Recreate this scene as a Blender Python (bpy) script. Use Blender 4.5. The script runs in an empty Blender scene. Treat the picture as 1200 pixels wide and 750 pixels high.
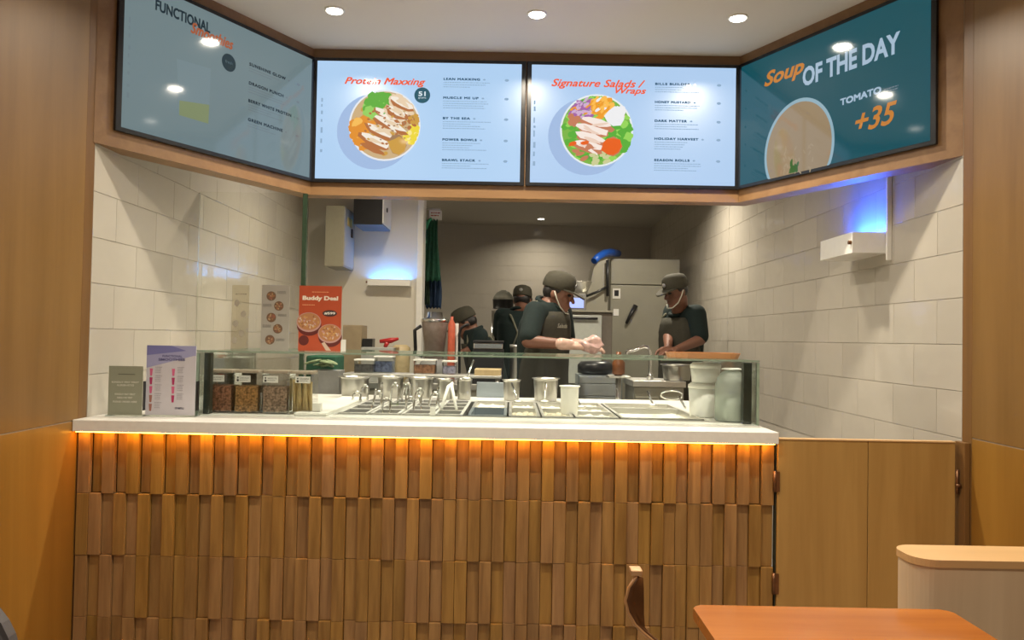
import bpy, bmesh, math, random
from mathutils import Vector, Matrix, noise
C = bpy.context.scene.collection
S = bpy.context.scene
PI = math.pi
random.seed(7)
# ---------------- camera ----------------
cd = bpy.data.cameras.new('camera'); cam = bpy.data.objects.new('camera', cd); C.objects.link(cam)
cd.lens = 27.45; cd.sensor_width = 36; cd.clip_start = .02; cd.clip_end = 60
cam.matrix_world = (Matrix.Translation((0, 0, 1.25)) @ Matrix.Rotation(math.radians(90 + 1.3), 4, 'X')
                    @ Matrix.Rotation(math.radians(1.05), 4, 'Z'))
S.camera = cam
# ---------------- world, exposure ----------------
w = bpy.data.worlds.new('world'); S.world = w; w.use_nodes = True
w.node_tree.nodes['Background'].inputs[0].default_value = (1, .93, .85, 1)
w.node_tree.nodes['Background'].inputs[1].default_value = .22
S.view_settings.view_transform = 'Standard'; S.view_settings.look = 'None'
S.view_settings.exposure = 0; S.view_settings.gamma = 1; S.view_settings.use_curve_mapping = False
# (x, y, z of ceiling, watts) of the downlights; their lamps are built with their fixtures
FRONT_W = 11; PREP_W = 16; BACK_W = 9
DOWNLIGHTS = [(-.755, 3.19, 2.587, FRONT_W * 1.1), (.08, 3.19, 2.587, FRONT_W * 1.1), (.909, 3.19, 2.587, FRONT_W * 1.5),
    (-.755, 1.9, 2.587, FRONT_W), (.08, 1.9, 2.587, FRONT_W), (.909, 1.9, 2.587, FRONT_W),
    (-.755, .5, 2.587, FRONT_W), (.909, .5, 2.587, FRONT_W),
    (-.7, 4.25, 2.51, PREP_W), (.3, 4.1, 2.51, PREP_W), (1.0, 5.5, 2.51, PREP_W * 1.4),
    (0.286, 8.200, 2.512)[:2] + (2.51, BACK_W), (-1.1, 7.2, 2.51, BACK_W)]  # last lamp is added, hidden by the partition, to brighten the back kitchen

# ---------------- materials ----------------
def nodes(name):
    m = bpy.data.materials.new(name); m.use_nodes = True
    return m, m.node_tree.nodes, m.node_tree.links, m.node_tree.nodes['Principled BSDF']
def mat(name, col, rough=.5, metal=0, bump=0, bscale=40, var=0, coat=0, emit=None, estr=0, alpha=1, trans=0):
    m, N, L, b = nodes(name)
    b.inputs['Base Color'].default_value = (*col, 1); b.inputs['Roughness'].default_value = rough
    b.inputs['Metallic'].default_value = metal; b.inputs['Coat Weight'].default_value = coat
    b.inputs['Coat Roughness'].default_value = .05; b.inputs['Transmission Weight'].default_value = trans
    if emit:
        b.inputs['Emission Color'].default_value = (*emit, 1); b.inputs['Emission Strength'].default_value = estr
    tc = N.new('ShaderNodeTexCoord'); nz = N.new('ShaderNodeTexNoise'); nz.inputs['Scale'].default_value = bscale
    nz.inputs['Detail'].default_value = 3
    L.new(tc.outputs['Object'], nz.inputs['Vector'])
    if var:
        r = N.new('ShaderNodeValToRGB')
        r.color_ramp.elements[0].position = .3; r.color_ramp.elements[1].position = .7
        r.color_ramp.elements[0].color = (*[c * (1 - var) for c in col], 1)
        r.color_ramp.elements[1].color = (*[min(1, c * (1 + var)) for c in col], 1)
        L.new(nz.outputs['Fac'], r.inputs['Fac']); L.new(r.outputs['Color'], b.inputs['Base Color'])
    if bump:
        bp = N.new('ShaderNodeBump'); bp.inputs['Strength'].default_value = bump; bp.inputs['Distance'].default_value = .004
        L.new(nz.outputs['Fac'], bp.inputs['Height']); L.new(bp.outputs['Normal'], b.inputs['Normal'])
    return m
def wood(name, c1, c2, rough=.45, vary=0, sc=(30, 30, 2.2), coat=0, hue=0):
    m, N, L, b = nodes(name)
    tc = N.new('ShaderNodeTexCoord'); mp = N.new('ShaderNodeMapping'); mp.inputs['Scale'].default_value = sc
    oi = N.new('ShaderNodeObjectInfo'); add = N.new('ShaderNodeVectorMath'); add.operation = 'ADD'
    mul = N.new('ShaderNodeMath'); mul.operation = 'MULTIPLY'; mul.inputs[1].default_value = 37 if vary else 0
    L.new(oi.outputs['Random'], mul.inputs[0]); L.new(tc.outputs['Object'], add.inputs[0]); L.new(mul.outputs[0], add.inputs[1])
    L.new(add.outputs[0], mp.inputs['Vector'])
    n1 = N.new('ShaderNodeTexNoise'); n1.inputs['Scale'].default_value = 1; n1.inputs['Detail'].default_value = 5; n1.inputs['Roughness'].default_value = .6
    n1.inputs['Distortion'].default_value = .4
    L.new(mp.outputs[0], n1.inputs['Vector'])
    r = N.new('ShaderNodeValToRGB'); r.color_ramp.elements[0].position = .32; r.color_ramp.elements[1].position = .68
    r.color_ramp.elements[0].color = (*c2, 1); r.color_ramp.elements[1].color = (*c1, 1)
    L.new(n1.outputs['Fac'], r.inputs['Fac'])
    col = r.outputs['Color']
    if vary:
        h = N.new('ShaderNodeHueSaturation')
        v = N.new('ShaderNodeMapRange'); v.inputs['To Min'].default_value = 1 - vary; v.inputs['To Max'].default_value = 1 + vary
        L.new(oi.outputs['Random'], v.inputs['Value']); L.new(v.outputs[0], h.inputs['Value'])
        m2 = N.new('ShaderNodeMath'); m2.operation = 'MULTIPLY'; m2.inputs[1].default_value = 7.31
        fr = N.new('ShaderNodeMath'); fr.operation = 'FRACT'; L.new(oi.outputs['Random'], m2.inputs[0]); L.new(m2.outputs[0], fr.inputs[0])
        hr = N.new('ShaderNodeMapRange'); hr.inputs['To Min'].default_value = .5 - hue; hr.inputs['To Max'].default_value = .5 + hue
        L.new(fr.outputs[0], hr.inputs['Value']); L.new(hr.outputs[0], h.inputs['Hue'])
        sr = N.new('ShaderNodeMapRange'); sr.inputs['To Min'].default_value = .93; sr.inputs['To Max'].default_value = 1.08
        L.new(fr.outputs[0], sr.inputs['Value']); L.new(sr.outputs[0], h.inputs['Saturation'])
        L.new(col, h.inputs['Color']); col = h.outputs['Color']
    L.new(col, b.inputs['Base Color']); b.inputs['Roughness'].default_value = rough
    b.inputs['Coat Weight'].default_value = coat; b.inputs['Coat Roughness'].default_value = .15
    bp = N.new('ShaderNodeBump'); bp.inputs['Strength'].default_value = .12; bp.inputs['Distance'].default_value = .002
    L.new(n1.outputs['Fac'], bp.inputs['Height']); L.new(bp.outputs['Normal'], b.inputs['Normal'])
    return m
def tilemat(name, col, rough=.1):
    m, N, L, b = nodes(name)
    tc = N.new('ShaderNodeTexCoord'); nz = N.new('ShaderNodeTexNoise'); nz.inputs['Scale'].default_value = 9; nz.inputs['Detail'].default_value = 1.5
    oi = N.new('ShaderNodeObjectInfo'); mul = N.new('ShaderNodeMath'); mul.operation = 'MULTIPLY'; mul.inputs[1].default_value = 50
    add = N.new('ShaderNodeVectorMath'); L.new(oi.outputs['Random'], mul.inputs[0]); L.new(tc.outputs['Object'], add.inputs[0]); L.new(mul.outputs[0], add.inputs[1])
    L.new(add.outputs[0], nz.inputs['Vector'])
    bp = N.new('ShaderNodeBump'); bp.inputs['Strength'].default_value = .55; bp.inputs['Distance'].default_value = .006
    L.new(nz.outputs['Fac'], bp.inputs['Height']); L.new(bp.outputs['Normal'], b.inputs['Normal'])
    h = N.new('ShaderNodeHueSaturation'); v = N.new('ShaderNodeMapRange'); v.inputs['To Min'].default_value = .95; v.inputs['To Max'].default_value = 1.04
    L.new(oi.outputs['Random'], v.inputs['Value']); L.new(v.outputs[0], h.inputs['Value']); h.inputs['Color'].default_value = (*col, 1)
    L.new(h.outputs['Color'], b.inputs['Base Color']); b.inputs['Roughness'].default_value = rough
    return m
def glass(name, tint=(.95, .97, .96), refl=1.0, rough=.02):
    m = bpy.data.materials.new(name); m.use_nodes = True; N = m.node_tree.nodes; L = m.node_tree.links
    N.remove(N['Principled BSDF']); out = N['Material Output']
    t = N.new('ShaderNodeBsdfTransparent'); t.inputs[0].default_value = (*tint, 1)
    g = N.new('ShaderNodeBsdfGlossy'); g.inputs['Roughness'].default_value = rough; g.inputs['Color'].default_value = (.9, .95, .93, 1)
    fr = N.new('ShaderNodeFresnel'); fr.inputs['IOR'].default_value = 1.45
    mu = N.new('ShaderNodeMath'); mu.operation = 'MULTIPLY'; mu.inputs[1].default_value = refl; mu.use_clamp = True
    mx = N.new('ShaderNodeMixShader'); L.new(fr.outputs[0], mu.inputs[0]); L.new(mu.outputs[0], mx.inputs[0])
    L.new(t.outputs[0], mx.inputs[1]); L.new(g.outputs[0], mx.inputs[2]); L.new(mx.outputs[0], out.inputs['Surface'])
    return m
def screen(name, col, s, rough=.06):   # a lit display behind glossy glass
    m = mat(name, (.004, .004, .005), rough, emit=col, estr=s); m.node_tree.nodes['Principled BSDF'].inputs['IOR'].default_value = 1.55
    return m
_sc = {}
def ink(col, s=1.0, rough=.06):
    k = (col, s)
    if k not in _sc: _sc[k] = screen('screen_ink', col, s, rough)
    return _sc[k]
_pr = {}
def prt(col):
    if col not in _pr: _pr[col] = mat('print', col, .55)
    return _pr[col]

M = dict(
    wall_wood = wood('oak_wall_veneer', (.245, .132, .036), (.185, .095, .022), .42, sc=(9, 9, .7)),
    trim_wood = wood('oak_trim_veneer', (.21, .105, .033), (.15, .073, .02), .42, sc=(14, 14, 1)),
    lip_wood = wood('oak_bulkhead_veneer', (.27, .15, .065), (.2, .105, .043), .4, sc=(2, 14, 14)),
    gate_wood = wood('oak_gate_veneer', (.47, .285, .09), (.37, .21, .06), .42, sc=(14, 14, .9)),
    batten = wood('oak_batten', (.37, .205, .066), (.22, .112, .032), .5, vary=.13, hue=.005, sc=(34, 34, 3)),
    backing = mat('dark_backing_board', (.09, .045, .015), .8, var=.2),
    table = wood('orange_stained_tabletop', (.47, .15, .02), (.35, .1, .012), .22, sc=(1.6, 16, 16), coat=.35),
    pale = wood('pale_ash_veneer', (.72, .56, .38), (.6, .45, .29), .4, sc=(12, 12, .7)),
    pale_cap = wood('pale_ash_cap', (.66, .42, .2), (.58, .36, .16), .4, sc=(1.2, 12, 12)),
    tile = tilemat('white_glazed_tile', (.49, .455, .39)),
    tile_back = tilemat('back_kitchen_tile', (.45, .42, .36), .2),
    grout = mat('grout', (.49, .455, .39), .8, bump=.2, bscale=200),
    plaster = mat('ceiling_paint', (.62, .57, .51), .8, bump=.05, bscale=120),
    plain = mat('kitchen_wall_board', (.72, .68, .58), .35, bump=.04),
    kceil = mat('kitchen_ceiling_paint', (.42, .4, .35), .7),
    floor = mat('floor_terrazzo', (.35, .32, .28), .4, var=.15, bscale=90),
    stone = mat('cream_stone_worktop', (.8, .79, .74), .3, var=.03, bscale=60),
    steel = mat('brushed_steel', (.68, .67, .63), .4, metal=1, bump=.05, bscale=90),
    steel_d = mat('satin_steel_panel', (.36, .35, .285), .42, metal=.55, var=.04, bscale=6),
    steel_b = mat('blue_grey_steel', (.33, .38, .42), .35, metal=.7),
    potsteel = mat('pot_steel', (.42, .41, .37), .3, metal=1, bump=.05, bscale=90),
    chrome = mat('chrome', (.8, .8, .78), .1, metal=1, var=.02),
    white = mat('white_plastic', (.86, .85, .8), .35, var=.02),
    milky = mat('milky_plastic', (.92, .92, .88), .3, var=.02),
    grey = mat('mid_grey_plastic', (.3, .3, .29), .5, var=.05),
    black = mat('black_plastic', (.015, .015, .016), .35, var=.1),
    bezel = mat('black_screen_bezel', (.01, .011, .014), .25, var=.1),
    dark = mat('dark_green_panel', (.02, .028, .02), .4, var=.1),
    glass = glass('clear_case_glass', (.97, .985, .975), .7), glass2 = glass('clear_partition_glass', (.985, .99, .975), .6),
    acrylic = glass('clear_acrylic', (.965, .96, .95), .9, .05),
    panrim = mat('pale_pan_steel', (.74, .73, .69), .35, metal=.35, var=.03),
    gedge = mat('green_glass_edge', (.24, .31, .24), .25, var=.1),
    gdark = mat('dark_green_glass_edge', (.03, .055, .033), .15, var=.1),
    bronze = mat('bronze_hinge', (.2, .1, .05), .35, metal=.8, var=.1),
    olive = mat('olive_apron_cloth', (.036, .034, .022), .85, bump=.3, bscale=60, var=.1),
    cap = mat('olive_cap_cloth', (.05, .046, .03), .85, bump=.3, bscale=90, var=.08),
    shirt = mat('dark_green_shirt_cloth', (.003, .013, .012), .9, bump=.3, bscale=50, var=.1),
    trouser = mat('black_trouser_cloth', (.015, .015, .017), .85, bump=.3),
    skin = mat('brown_skin', (.2, .09, .055), .5, bump=.05, bscale=200, var=.05),
    hair = mat('black_hair', (.01, .008, .007), .5, bump=.6, bscale=150),
    glove = mat('clear_plastic_glove', (.62, .42, .34), .25, bump=.3, var=.1),
    strap = mat('pale_strap', (.5, .5, .42), .5, var=.05),
    paper = mat('white_paper', (.75, .73, .68), .6, var=.02),
    kraft = mat('brown_cardboard', (.32, .25, .15), .8, var=.08, bscale=20),
    leaf = mat('green_leaf', (.1, .2, .08), .5, var=.3),
    red = mat('red_plastic', (.45, .02, .02), .35, var=.1),
    blue = mat('blue_plastic', (.015, .1, .5), .35, var=.1),
)
# ---------------- mesh helpers ----------------
def box(bm, x0, x1, y0, y1, z0, z1, bev=0, mi=0):
    vs = [bm.verts.new((x, y, z)) for x in (x0, x1) for y in (y0, y1) for z in (z0, z1)]
    fs = [bm.faces.new([vs[i] for i in q]) for q in ((0, 1, 3, 2), (4, 6, 7, 5), (0, 4, 5, 1), (2, 3, 7, 6), (0, 2, 6, 4), (1, 5, 7, 3))]
    for f in fs: f.material_index = mi
    if bev:
        es = list({e for f in fs for e in f.edges})
        r = bmesh.ops.bevel(bm, geom=es, offset=bev, segments=2, affect='EDGES', profile=.5)
        for f in r['faces']: f.material_index = mi
    return vs
def tube(bm, pts, r, n=10, cap=True, mi=0):
    pts = [Vector(p) for p in pts]; rings = []
    rr = r if isinstance(r, (list, tuple)) else [r] * len(pts)
    up = None
    for i, p in enumerate(pts):
        d = (pts[min(i + 1, len(pts) - 1)] - pts[max(i - 1, 0)]).normalized()
        if up is None: up = d.orthogonal().normalized()
        else: up = (up - d * up.dot(d)).normalized()
        s = d.cross(up)
        rings.append([bm.verts.new(p + (up * math.cos(2 * PI * k / n) + s * math.sin(2 * PI * k / n)) * rr[i]) for k in range(n)])
    for a, b in zip(rings, rings[1:]):
        for k in range(n):
            f = bm.faces.new((a[k], a[(k + 1) % n], b[(k + 1) % n], b[k])); f.smooth = True; f.material_index = mi
    if cap:
        bm.faces.new(rings[0][::-1]).material_index = mi; bm.faces.new(rings[-1]).material_index = mi
def lathe(bm, prof, cx, cy, n=28, sx=1, sy=1, mi=0, smooth=True):   # prof: (radius, z) from bottom to top
    rings = []
    for r, z in prof:
        rings.append([bm.verts.new((cx + sx * r * math.cos(2 * PI * k / n), cy + sy * r * math.sin(2 * PI * k / n), z)) for k in range(n)])
    for a, b in zip(rings, rings[1:]):
        for k in range(n):
            f = bm.faces.new((a[k], a[(k + 1) % n], b[(k + 1) % n], b[k])); f.smooth = smooth; f.material_index = mi
    bm.faces.new(rings[0][::-1]).material_index = mi; bm.faces.new(rings[-1]).material_index = mi
def ellipsoid(bm, c, r, M3=None, n=20, m=12, mi=0):
    c = Vector(c); M3 = M3 or Matrix.Identity(3); rows = []
    for j in range(1, m):
        t = PI * j / m
        rows.append([bm.verts.new(c + M3 @ Vector((r[0] * math.sin(t) * math.cos(2 * PI * k / n), r[1] * math.sin(t) * math.sin(2 * PI * k / n), r[2] * math.cos(t)))) for k in range(n)])
    top = bm.verts.new(c + M3 @ Vector((0, 0, r[2]))); bot = bm.verts.new(c + M3 @ Vector((0, 0, -r[2])))
    F = []
    for a, b in zip(rows, rows[1:]):
        for k in range(n): F.append(bm.faces.new((a[k], b[k], b[(k + 1) % n], a[(k + 1) % n])))
    for k in range(n):
        F.append(bm.faces.new((top, rows[0][k], rows[0][(k + 1) % n]))); F.append(bm.faces.new((bot, rows[-1][(k + 1) % n], rows[-1][k])))
    for f in F: f.smooth = True; f.material_index = mi
def capsule(bm, a, ra, b, rb, n=14):
    a = Vector(a); b = Vector(b); d = (b - a).normalized()
    pts = []; rr = []
    for t in (.02, .25, .5, .75): pts.append(a - d * ra * math.cos(t * PI / 2)); rr.append(ra * math.sin(t * PI / 2))
    pts.append(a); rr.append(ra); pts.append(b); rr.append(rb)
    for t in (.75, .5, .25, .02): pts.append(b + d * rb * math.cos(t * PI / 2)); rr.append(rb * math.sin(t * PI / 2))
    tube(bm, pts, rr, n)
def prism(bm, pts, h0, h1, axis='Z', mi=0, smooth=False):   # polygon extruded along an axis; pts are the other two coordinates
    def v(p, h): return {'Z': (p[0], p[1], h), 'Y': (p[0], h, p[1]), 'X': (h, p[0], p[1])}[axis]
    A = [bm.verts.new(v(p, h0)) for p in pts]; B = [bm.verts.new(v(p, h1)) for p in pts]; n = len(pts)
    for k in range(n):
        f = bm.faces.new((A[k], A[(k + 1) % n], B[(k + 1) % n], B[k])); f.smooth = smooth; f.material_index = mi
    bm.faces.new(A[::-1]).material_index = mi; bm.faces.new(B).material_index = mi
def disc(bm, u, v, ru, rv, y, ang=0, mi=0, n=18, wob=0):   # flat print facing -Y
    vs = []
    for k in range(n):
        t = -2 * PI * k / n; q = 1 + wob * (random.random() - .5)
        a, b = ru * math.cos(t) * q, rv * math.sin(t) * q
        vs.append(bm.verts.new((u + a * math.cos(ang) - b * math.sin(ang), y, v + a * math.sin(ang) + b * math.cos(ang))))
    bm.faces.new(vs[::-1]).material_index = mi
def quad(bm, u0, v0, u1, v1, y, mi=0):
    f = bm.faces.new([bm.verts.new(p) for p in ((u0, y, v0), (u1, y, v0), (u1, y, v1), (u0, y, v1))]); f.material_index = mi
# ---------------- object helpers ----------------
BASE = {}
def mesh_of(name, bm, mats, recalc=True):
    if recalc: bmesh.ops.recalc_face_normals(bm, faces=bm.faces)
    me = bpy.data.meshes.new(name); bm.to_mesh(me); bm.free()
    for m in (mats if isinstance(mats, (list, tuple)) else [mats]): me.materials.append(m)
    return me
def link(name, me, parent=None):
    o = bpy.data.objects.new(name, me); C.objects.link(o)
    if parent:
        o.parent = parent; b = BASE.get(parent.name, Vector((0, 0, 0)))
        if me and not me.get('shifted'):
            me.transform(Matrix.Translation(-b)); me['shifted'] = 1
        BASE[o.name] = b
    return o
def part(name, bm, mats, parent, label=None, recalc=True):
    o = link(name, mesh_of(name, bm, mats, recalc), parent)
    if label: o['label'] = label
    return o
def tag(o, label, cat, group=None, kind=None):
    o['label'] = label; o['category'] = cat
    if group: o['group'] = group
    if kind: o['kind'] = kind
    return o
def thing(name, label, cat, loc, group=None):   # empty at the thing's base; its parts are given in room coordinates
    o = bpy.data.objects.new(name, None); C.objects.link(o); o.location = loc; o.empty_display_size = .05
    BASE[o.name] = Vector(loc); return tag(o, label, cat, group)
def single(name, bm, mats, label, cat, group=None, loc=None):
    me = mesh_of(name, bm, mats); loc = Vector(loc) if loc else Vector((0, 0, 0))
    me.transform(Matrix.Translation(-loc)); o = bpy.data.objects.new(name, me); C.objects.link(o); o.location = loc
    BASE[o.name] = loc; return tag(o, label, cat, group)
def struct(name, bm, m, parent=None):
    o = link(name, mesh_of(name, bm, m), parent)
    if not parent: o['kind'] = 'structure'
    BASE.setdefault(o.name, Vector((0, 0, 0)))
    return o
def copy_tree(o, label=None):
    c = o.copy(); C.objects.link(c)
    for ch in list(o.children):
        d = ch.copy(); C.objects.link(d); d.parent = c
        for g in list(ch.children):
            e = g.copy(); C.objects.link(e); e.parent = d
    if label: c['label'] = label
    BASE[c.name] = BASE.get(o.name, Vector((0, 0, 0)))
    return c
def B(): return bmesh.new()
def text(bm_or_none, s, u0, v0, w_, h_, y, shear=0, bold=0, rot=0, spacing=1.0, mi=0):
    # lettering as flat mesh facing -Y fitted into w_ x h_ with lower-left corner (u0, v0)
    if bold < 0:
        for dx, dz in ((0, 0), (-bold, 0), (-bold, -bold), (0, -bold)): text(bm_or_none, s, u0 + dx, v0 + dz, w_ + bold, h_ + bold, y, shear, 0, rot, spacing, mi)
        return bm_or_none
    cu = bpy.data.curves.new('t', 'FONT'); cu.body = s; cu.shear = shear; cu.offset = bold; cu.space_character = spacing
    cu.resolution_u = 3
    ob = bpy.data.objects.new('t', cu); C.objects.link(ob)
    me = bpy.data.meshes.new_from_object(ob.evaluated_get(bpy.context.evaluated_depsgraph_get()))
    bpy.data.objects.remove(ob); bpy.data.curves.remove(cu)
    xs = [v.co.x for v in me.vertices]; ys = [v.co.y for v in me.vertices]
    x0, x1, y0, y1 = min(xs), max(xs), min(ys), max(ys)
    sx = w_ / (x1 - x0); sy = h_ / (y1 - y0) if h_ else sx
    cs, sn = math.cos(rot), math.sin(rot)
    for v in me.vertices:
        a = (v.co.x - x0) * sx; b = (v.co.y - y0) * sy
        v.co = (u0 + a * cs - b * sn, y, v0 + a * sn + b * cs)
    for p in me.polygons: p.material_index = mi
    bm_or_none.from_mesh(me); bpy.data.meshes.remove(me)
    for f in bm_or_none.faces: 
        if len(f.verts) and f.material_index == 0 and mi: pass
    return bm_or_none
def frosted(name, col, k):
    m = glass(name, (.96, .97, .95), .8, .1); N = m.node_tree.nodes; L = m.node_tree.links
    d = N.new('ShaderNodeBsdfDiffuse'); d.inputs[0].default_value = (*col, 1); mx = N.new('ShaderNodeMixShader'); mx.inputs[0].default_value = k
    out = N['Material Output']; src = out.inputs['Surface'].links[0].from_socket
    L.new(src, mx.inputs[1]); L.new(d.outputs[0], mx.inputs[2]); L.new(mx.outputs[0], out.inputs['Surface']); return m
def scribble(bm, u0, v0, w_, h_, y, mi=0):   # words too small to read: a broken line of dashes
    u = u0
    while u < u0 + w_:
        l = random.uniform(.6, 2.2) * h_ * 1.6
        quad(bm, u, v0, min(u + l, u0 + w_), v0 + h_, y, mi); u += l + h_ * .6

# ================= structure =================
XL, XR = -1.46, 1.53
bm = B(); box(bm, -2.2, 2.2, -1.4, 8.8, -.1, 0); struct('floor', bm, M['floor'])
bm = B(); box(bm, -1.6, 1.66, -1.4, 3.66, 2.587, 2.68); struct('ceiling', bm, M['plaster'])
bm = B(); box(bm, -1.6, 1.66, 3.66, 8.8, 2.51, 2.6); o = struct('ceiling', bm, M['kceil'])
LOWER = wood('oak_lower_veneer', (.31, .155, .025), (.235, .11, .016), .42, sc=(9, 9, .7))
wl = struct('wall_left', (lambda b: (box(b, -1.6, XL - .003, -1.4, 8.8, 0, 2.587), b)[1])(B()), M['grout'])
wr = struct('wall_right', (lambda b: (box(b, XR + .003, 1.66, -1.4, 8.8, 0, 2.587), b)[1])(B()), M['grout'])
wb = struct('wall_back', (lambda b: (box(b, -1.47, 1.54, 8.71, 8.8, 0, 2.51), b)[1])(B()), M['grout'])
for root, xa, xb, ye in ((wl, XL - .0029, XL, 2.70), (wr, XR, XR + .0029, 2.65)):
    cuts = [-1.4, -.2, 1.05, ye - .055]
    for a, b in zip(cuts, cuts[1:]):
        bm = B(); box(bm, xa, xb, a + .001, b - .0005, .947, 2.587, .0008); part('panel', bm, M['wall_wood'], root)
    for a, b in ((-1.4, .4), (.4, ye - .055)):
        bm = B(); box(bm, xa, xb, a + .001, b - .001, 0, .943, .0008); part('panel', bm, LOWER, root)
    bm = B(); box(bm, min(xa, xb), max(xa, xb), ye - .055, ye, 0, 2.587, .001); part('edge_trim', bm, M['trim_wood'], root)
TH, TW, Z0 = .1595, .32, .777
def tile_mesh(w_, h_, axis):
    bm = B()
    if axis == 'X': box(bm, 0, .0029, 0, w_ - .0018, 0, h_ - .0018, .0011)
    else: box(bm, 0, w_ - .003, 0, .0095, 0, h_ - .003, .002)
    return mesh_of('tile', bm, M['tile'])
full, half = tile_mesh(TW, TH, 'X'), tile_mesh(TW / 2, TH, 'X')
for root, x, ys, ye in ((wl, XL - .0029, 2.702, 5.53), (wr, XR, 2.652, 5.535)):
    for k in range(11):
        y = ys
        while y < ye - .05:
            wid = TW / 2 if (k % 2 and y == ys) or y + TW > ye + .01 else TW
            o = link('tile', None, root); bpy.data.objects.remove(o)
            o = bpy.data.objects.new('tile', full if wid == TW else half); C.objects.link(o); o.parent = root
            o.location = (x, y, Z0 + k * TH); y += wid
def tile_field(root, x0, x1, y0, y1, axis):
    bm = B()
    for k in range(11):
        if axis == 'X':
            y = y0 - (TW / 2 if k % 2 else 0)
            while y < y1:
                box(bm, x0, x1, max(y, y0), min(y + TW - .0018, y1), Z0 + k * TH, Z0 + (k + 1) * TH - .0018); y += TW
        else:
            x = x0 - (TW / 2 if k % 2 else 0)
            while x < x1:
                box(bm, max(x, x0), min(x + TW - .0018, x1), y0, y1, Z0 + k * TH, Z0 + (k + 1) * TH - .0018); x += TW
    o = part('tile_field', bm, M['tile'] if root is wr else M['tile_back'], root); o['kind'] = 'stuff'
tile_field(wr, XR, XR + .0029, 5.535, 8.7, 'X'); tile_field(wl, XL - .0029, XL, 5.66, 8.7, 'X')
tile_field(wb, XL, XR, 8.707, 8.7099, 'Y')
# lit partition wall on the left, with the corner post and the beam over the opening to the back kitchen
XP = -.665
bm = B(); box(bm, XL, XP, 5.53, 5.64, 0, 2.51); struct('wall_middle', bm, M['plain'])
bm = B(); box(bm, -0.679, -0.637, 5.5, 5.66, 0, 2.51, .004); struct('trim_1', bm, M['white'])
# ---- bulkhead that carries the screens
bk = struct('wall_front', (lambda b: (prism(b, [(-.951, 3.631), (1.046, 3.631), (1.102, 3.72), (-1.005, 3.72)], 1.9, 2.587), b)[1])(B()), M['lip_wood'])
bm = B(); prism(bm, [(XL + .001, 2.687), (-.9515, 3.6305), (-1.0055, 3.72), (XL + .001, 2.877)], 1.9, 2.587); part('left_wing', bm, M['lip_wood'], bk)
bm = B(); prism(bm, [(1.0465, 3.6305), (XR - .0001, 2.6515), (XR - .0001, 2.8545), (1.1025, 3.72)], 1.9, 2.587); part('right_wing', bm, M['lip_wood'], bk)

# ================= downlights =================
names = ['round white ceiling downlight above the %s', ]
where = ['left menu screens, in the row nearest the counter', 'middle joint of the menu screens', 'soup screen at the right',
    'customer side at left, middle row', 'customer side at the centre, middle row', 'customer side at right, middle row',
    'entrance at left', 'entrance at right', 'left of the prep area behind the glass partition', 'aproned worker at the counter', 'worker by the tall fridge',
    'back kitchen, seen below the screens', 'back kitchen at far left, added out of view to brighten it']
for (x, y, z, wt), wh in zip(DOWNLIGHTS, where):
    t = thing('ceiling_downlight', 'round white ceiling downlight above the ' + wh, 'light', (x, y, z), 'round ceiling downlights')
    bm = B(); lathe(bm, [(.033, z - .0035), (.037, z - .006), (.041, z - .003), (.041, z - .0002)], x, y); part('trim_ring', bm, M['white'], t)
    bm = B(); lathe(bm, [(.001, z - .0075), (.032, z - .0075), (.033, z - .0036)], x, y)
    part('lens', bm, mat('downlight_lens', (1, 1, 1), .4, emit=(1, .93, .8), estr=9), t)
    ld = bpy.data.lights.new('bulb', 'AREA'); ld.shape = 'DISK'; ld.size = .065; ld.energy = wt; ld.color = (1, .89, .72); ld.spread = math.radians(150)
    lo = bpy.data.objects.new('bulb', ld); C.objects.link(lo); lo.parent = t; lo.location = (0, 0, -.012)

# ================= menu screens =================
def tv(name, label, bg, s, content, loc, rot, sub=None):
    t = thing('menu_screen', label, 'screen', (0, 0, 0), 'menu screens over the counter')
    bm = B(); box(bm, -.4975, .4975, -.014, .0, -.2925, .2925, .003); part('housing', bm, M['bezel'], t)
    bm = B(); quad(bm, -.4765, -.276, .4765, .276, -.0145)
    part('display', bm, screen('display_' + name, bg, s, .35 if name in ('protein', 'salad') else .07), t)
    content(t, s); t.location = loc; t.rotation_euler.z = math.radians(rot); BASE[t.name] = Vector(loc)
    return t
ORG, NAVY, GRY = (.85, .12, .05), (.03, .09, .16), (.28, .42, .58)
def items(t, s, rows, ub, ue, dark, gr, th=.0115, prices=True):
    b2 = B(); b3 = B()
    for (v, s_, w_, lines) in rows:
        bm = B(); text(bm, s_, ub, v, w_, th, -.0152, bold=-.0018, spacing=1.15); part('item_name', bm, ink(dark, s), t)
        for i in range(lines): scribble(b2, ub, v - .012 - .0105 * i, random.uniform(.5, .95) * (ue - ub) * .8, .0035, -.0150)
        disc(b2, ub + w_ + .02, v + .005, .006, .004, -.0150)
        if prices: disc(b3, ue, v + .004, .010, .006, -.0151)
    part('description_lines', b2, ink(gr, s), t)['kind'] = 'stuff'; part('price_marks', b3, ink(gr, s), t)
def side_note(t, s, u, v0, v1, gr):
    bm = B(); v = v0
    while v > v1:
        h = random.uniform(.008, .03); quad(bm, u - .005, v - h, u + random.uniform(0, .006), v, -.0150); v -= h + random.uniform(.01, .035)
    part('side_lettering', bm, ink(gr, s), t)['kind'] = 'stuff'
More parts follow.
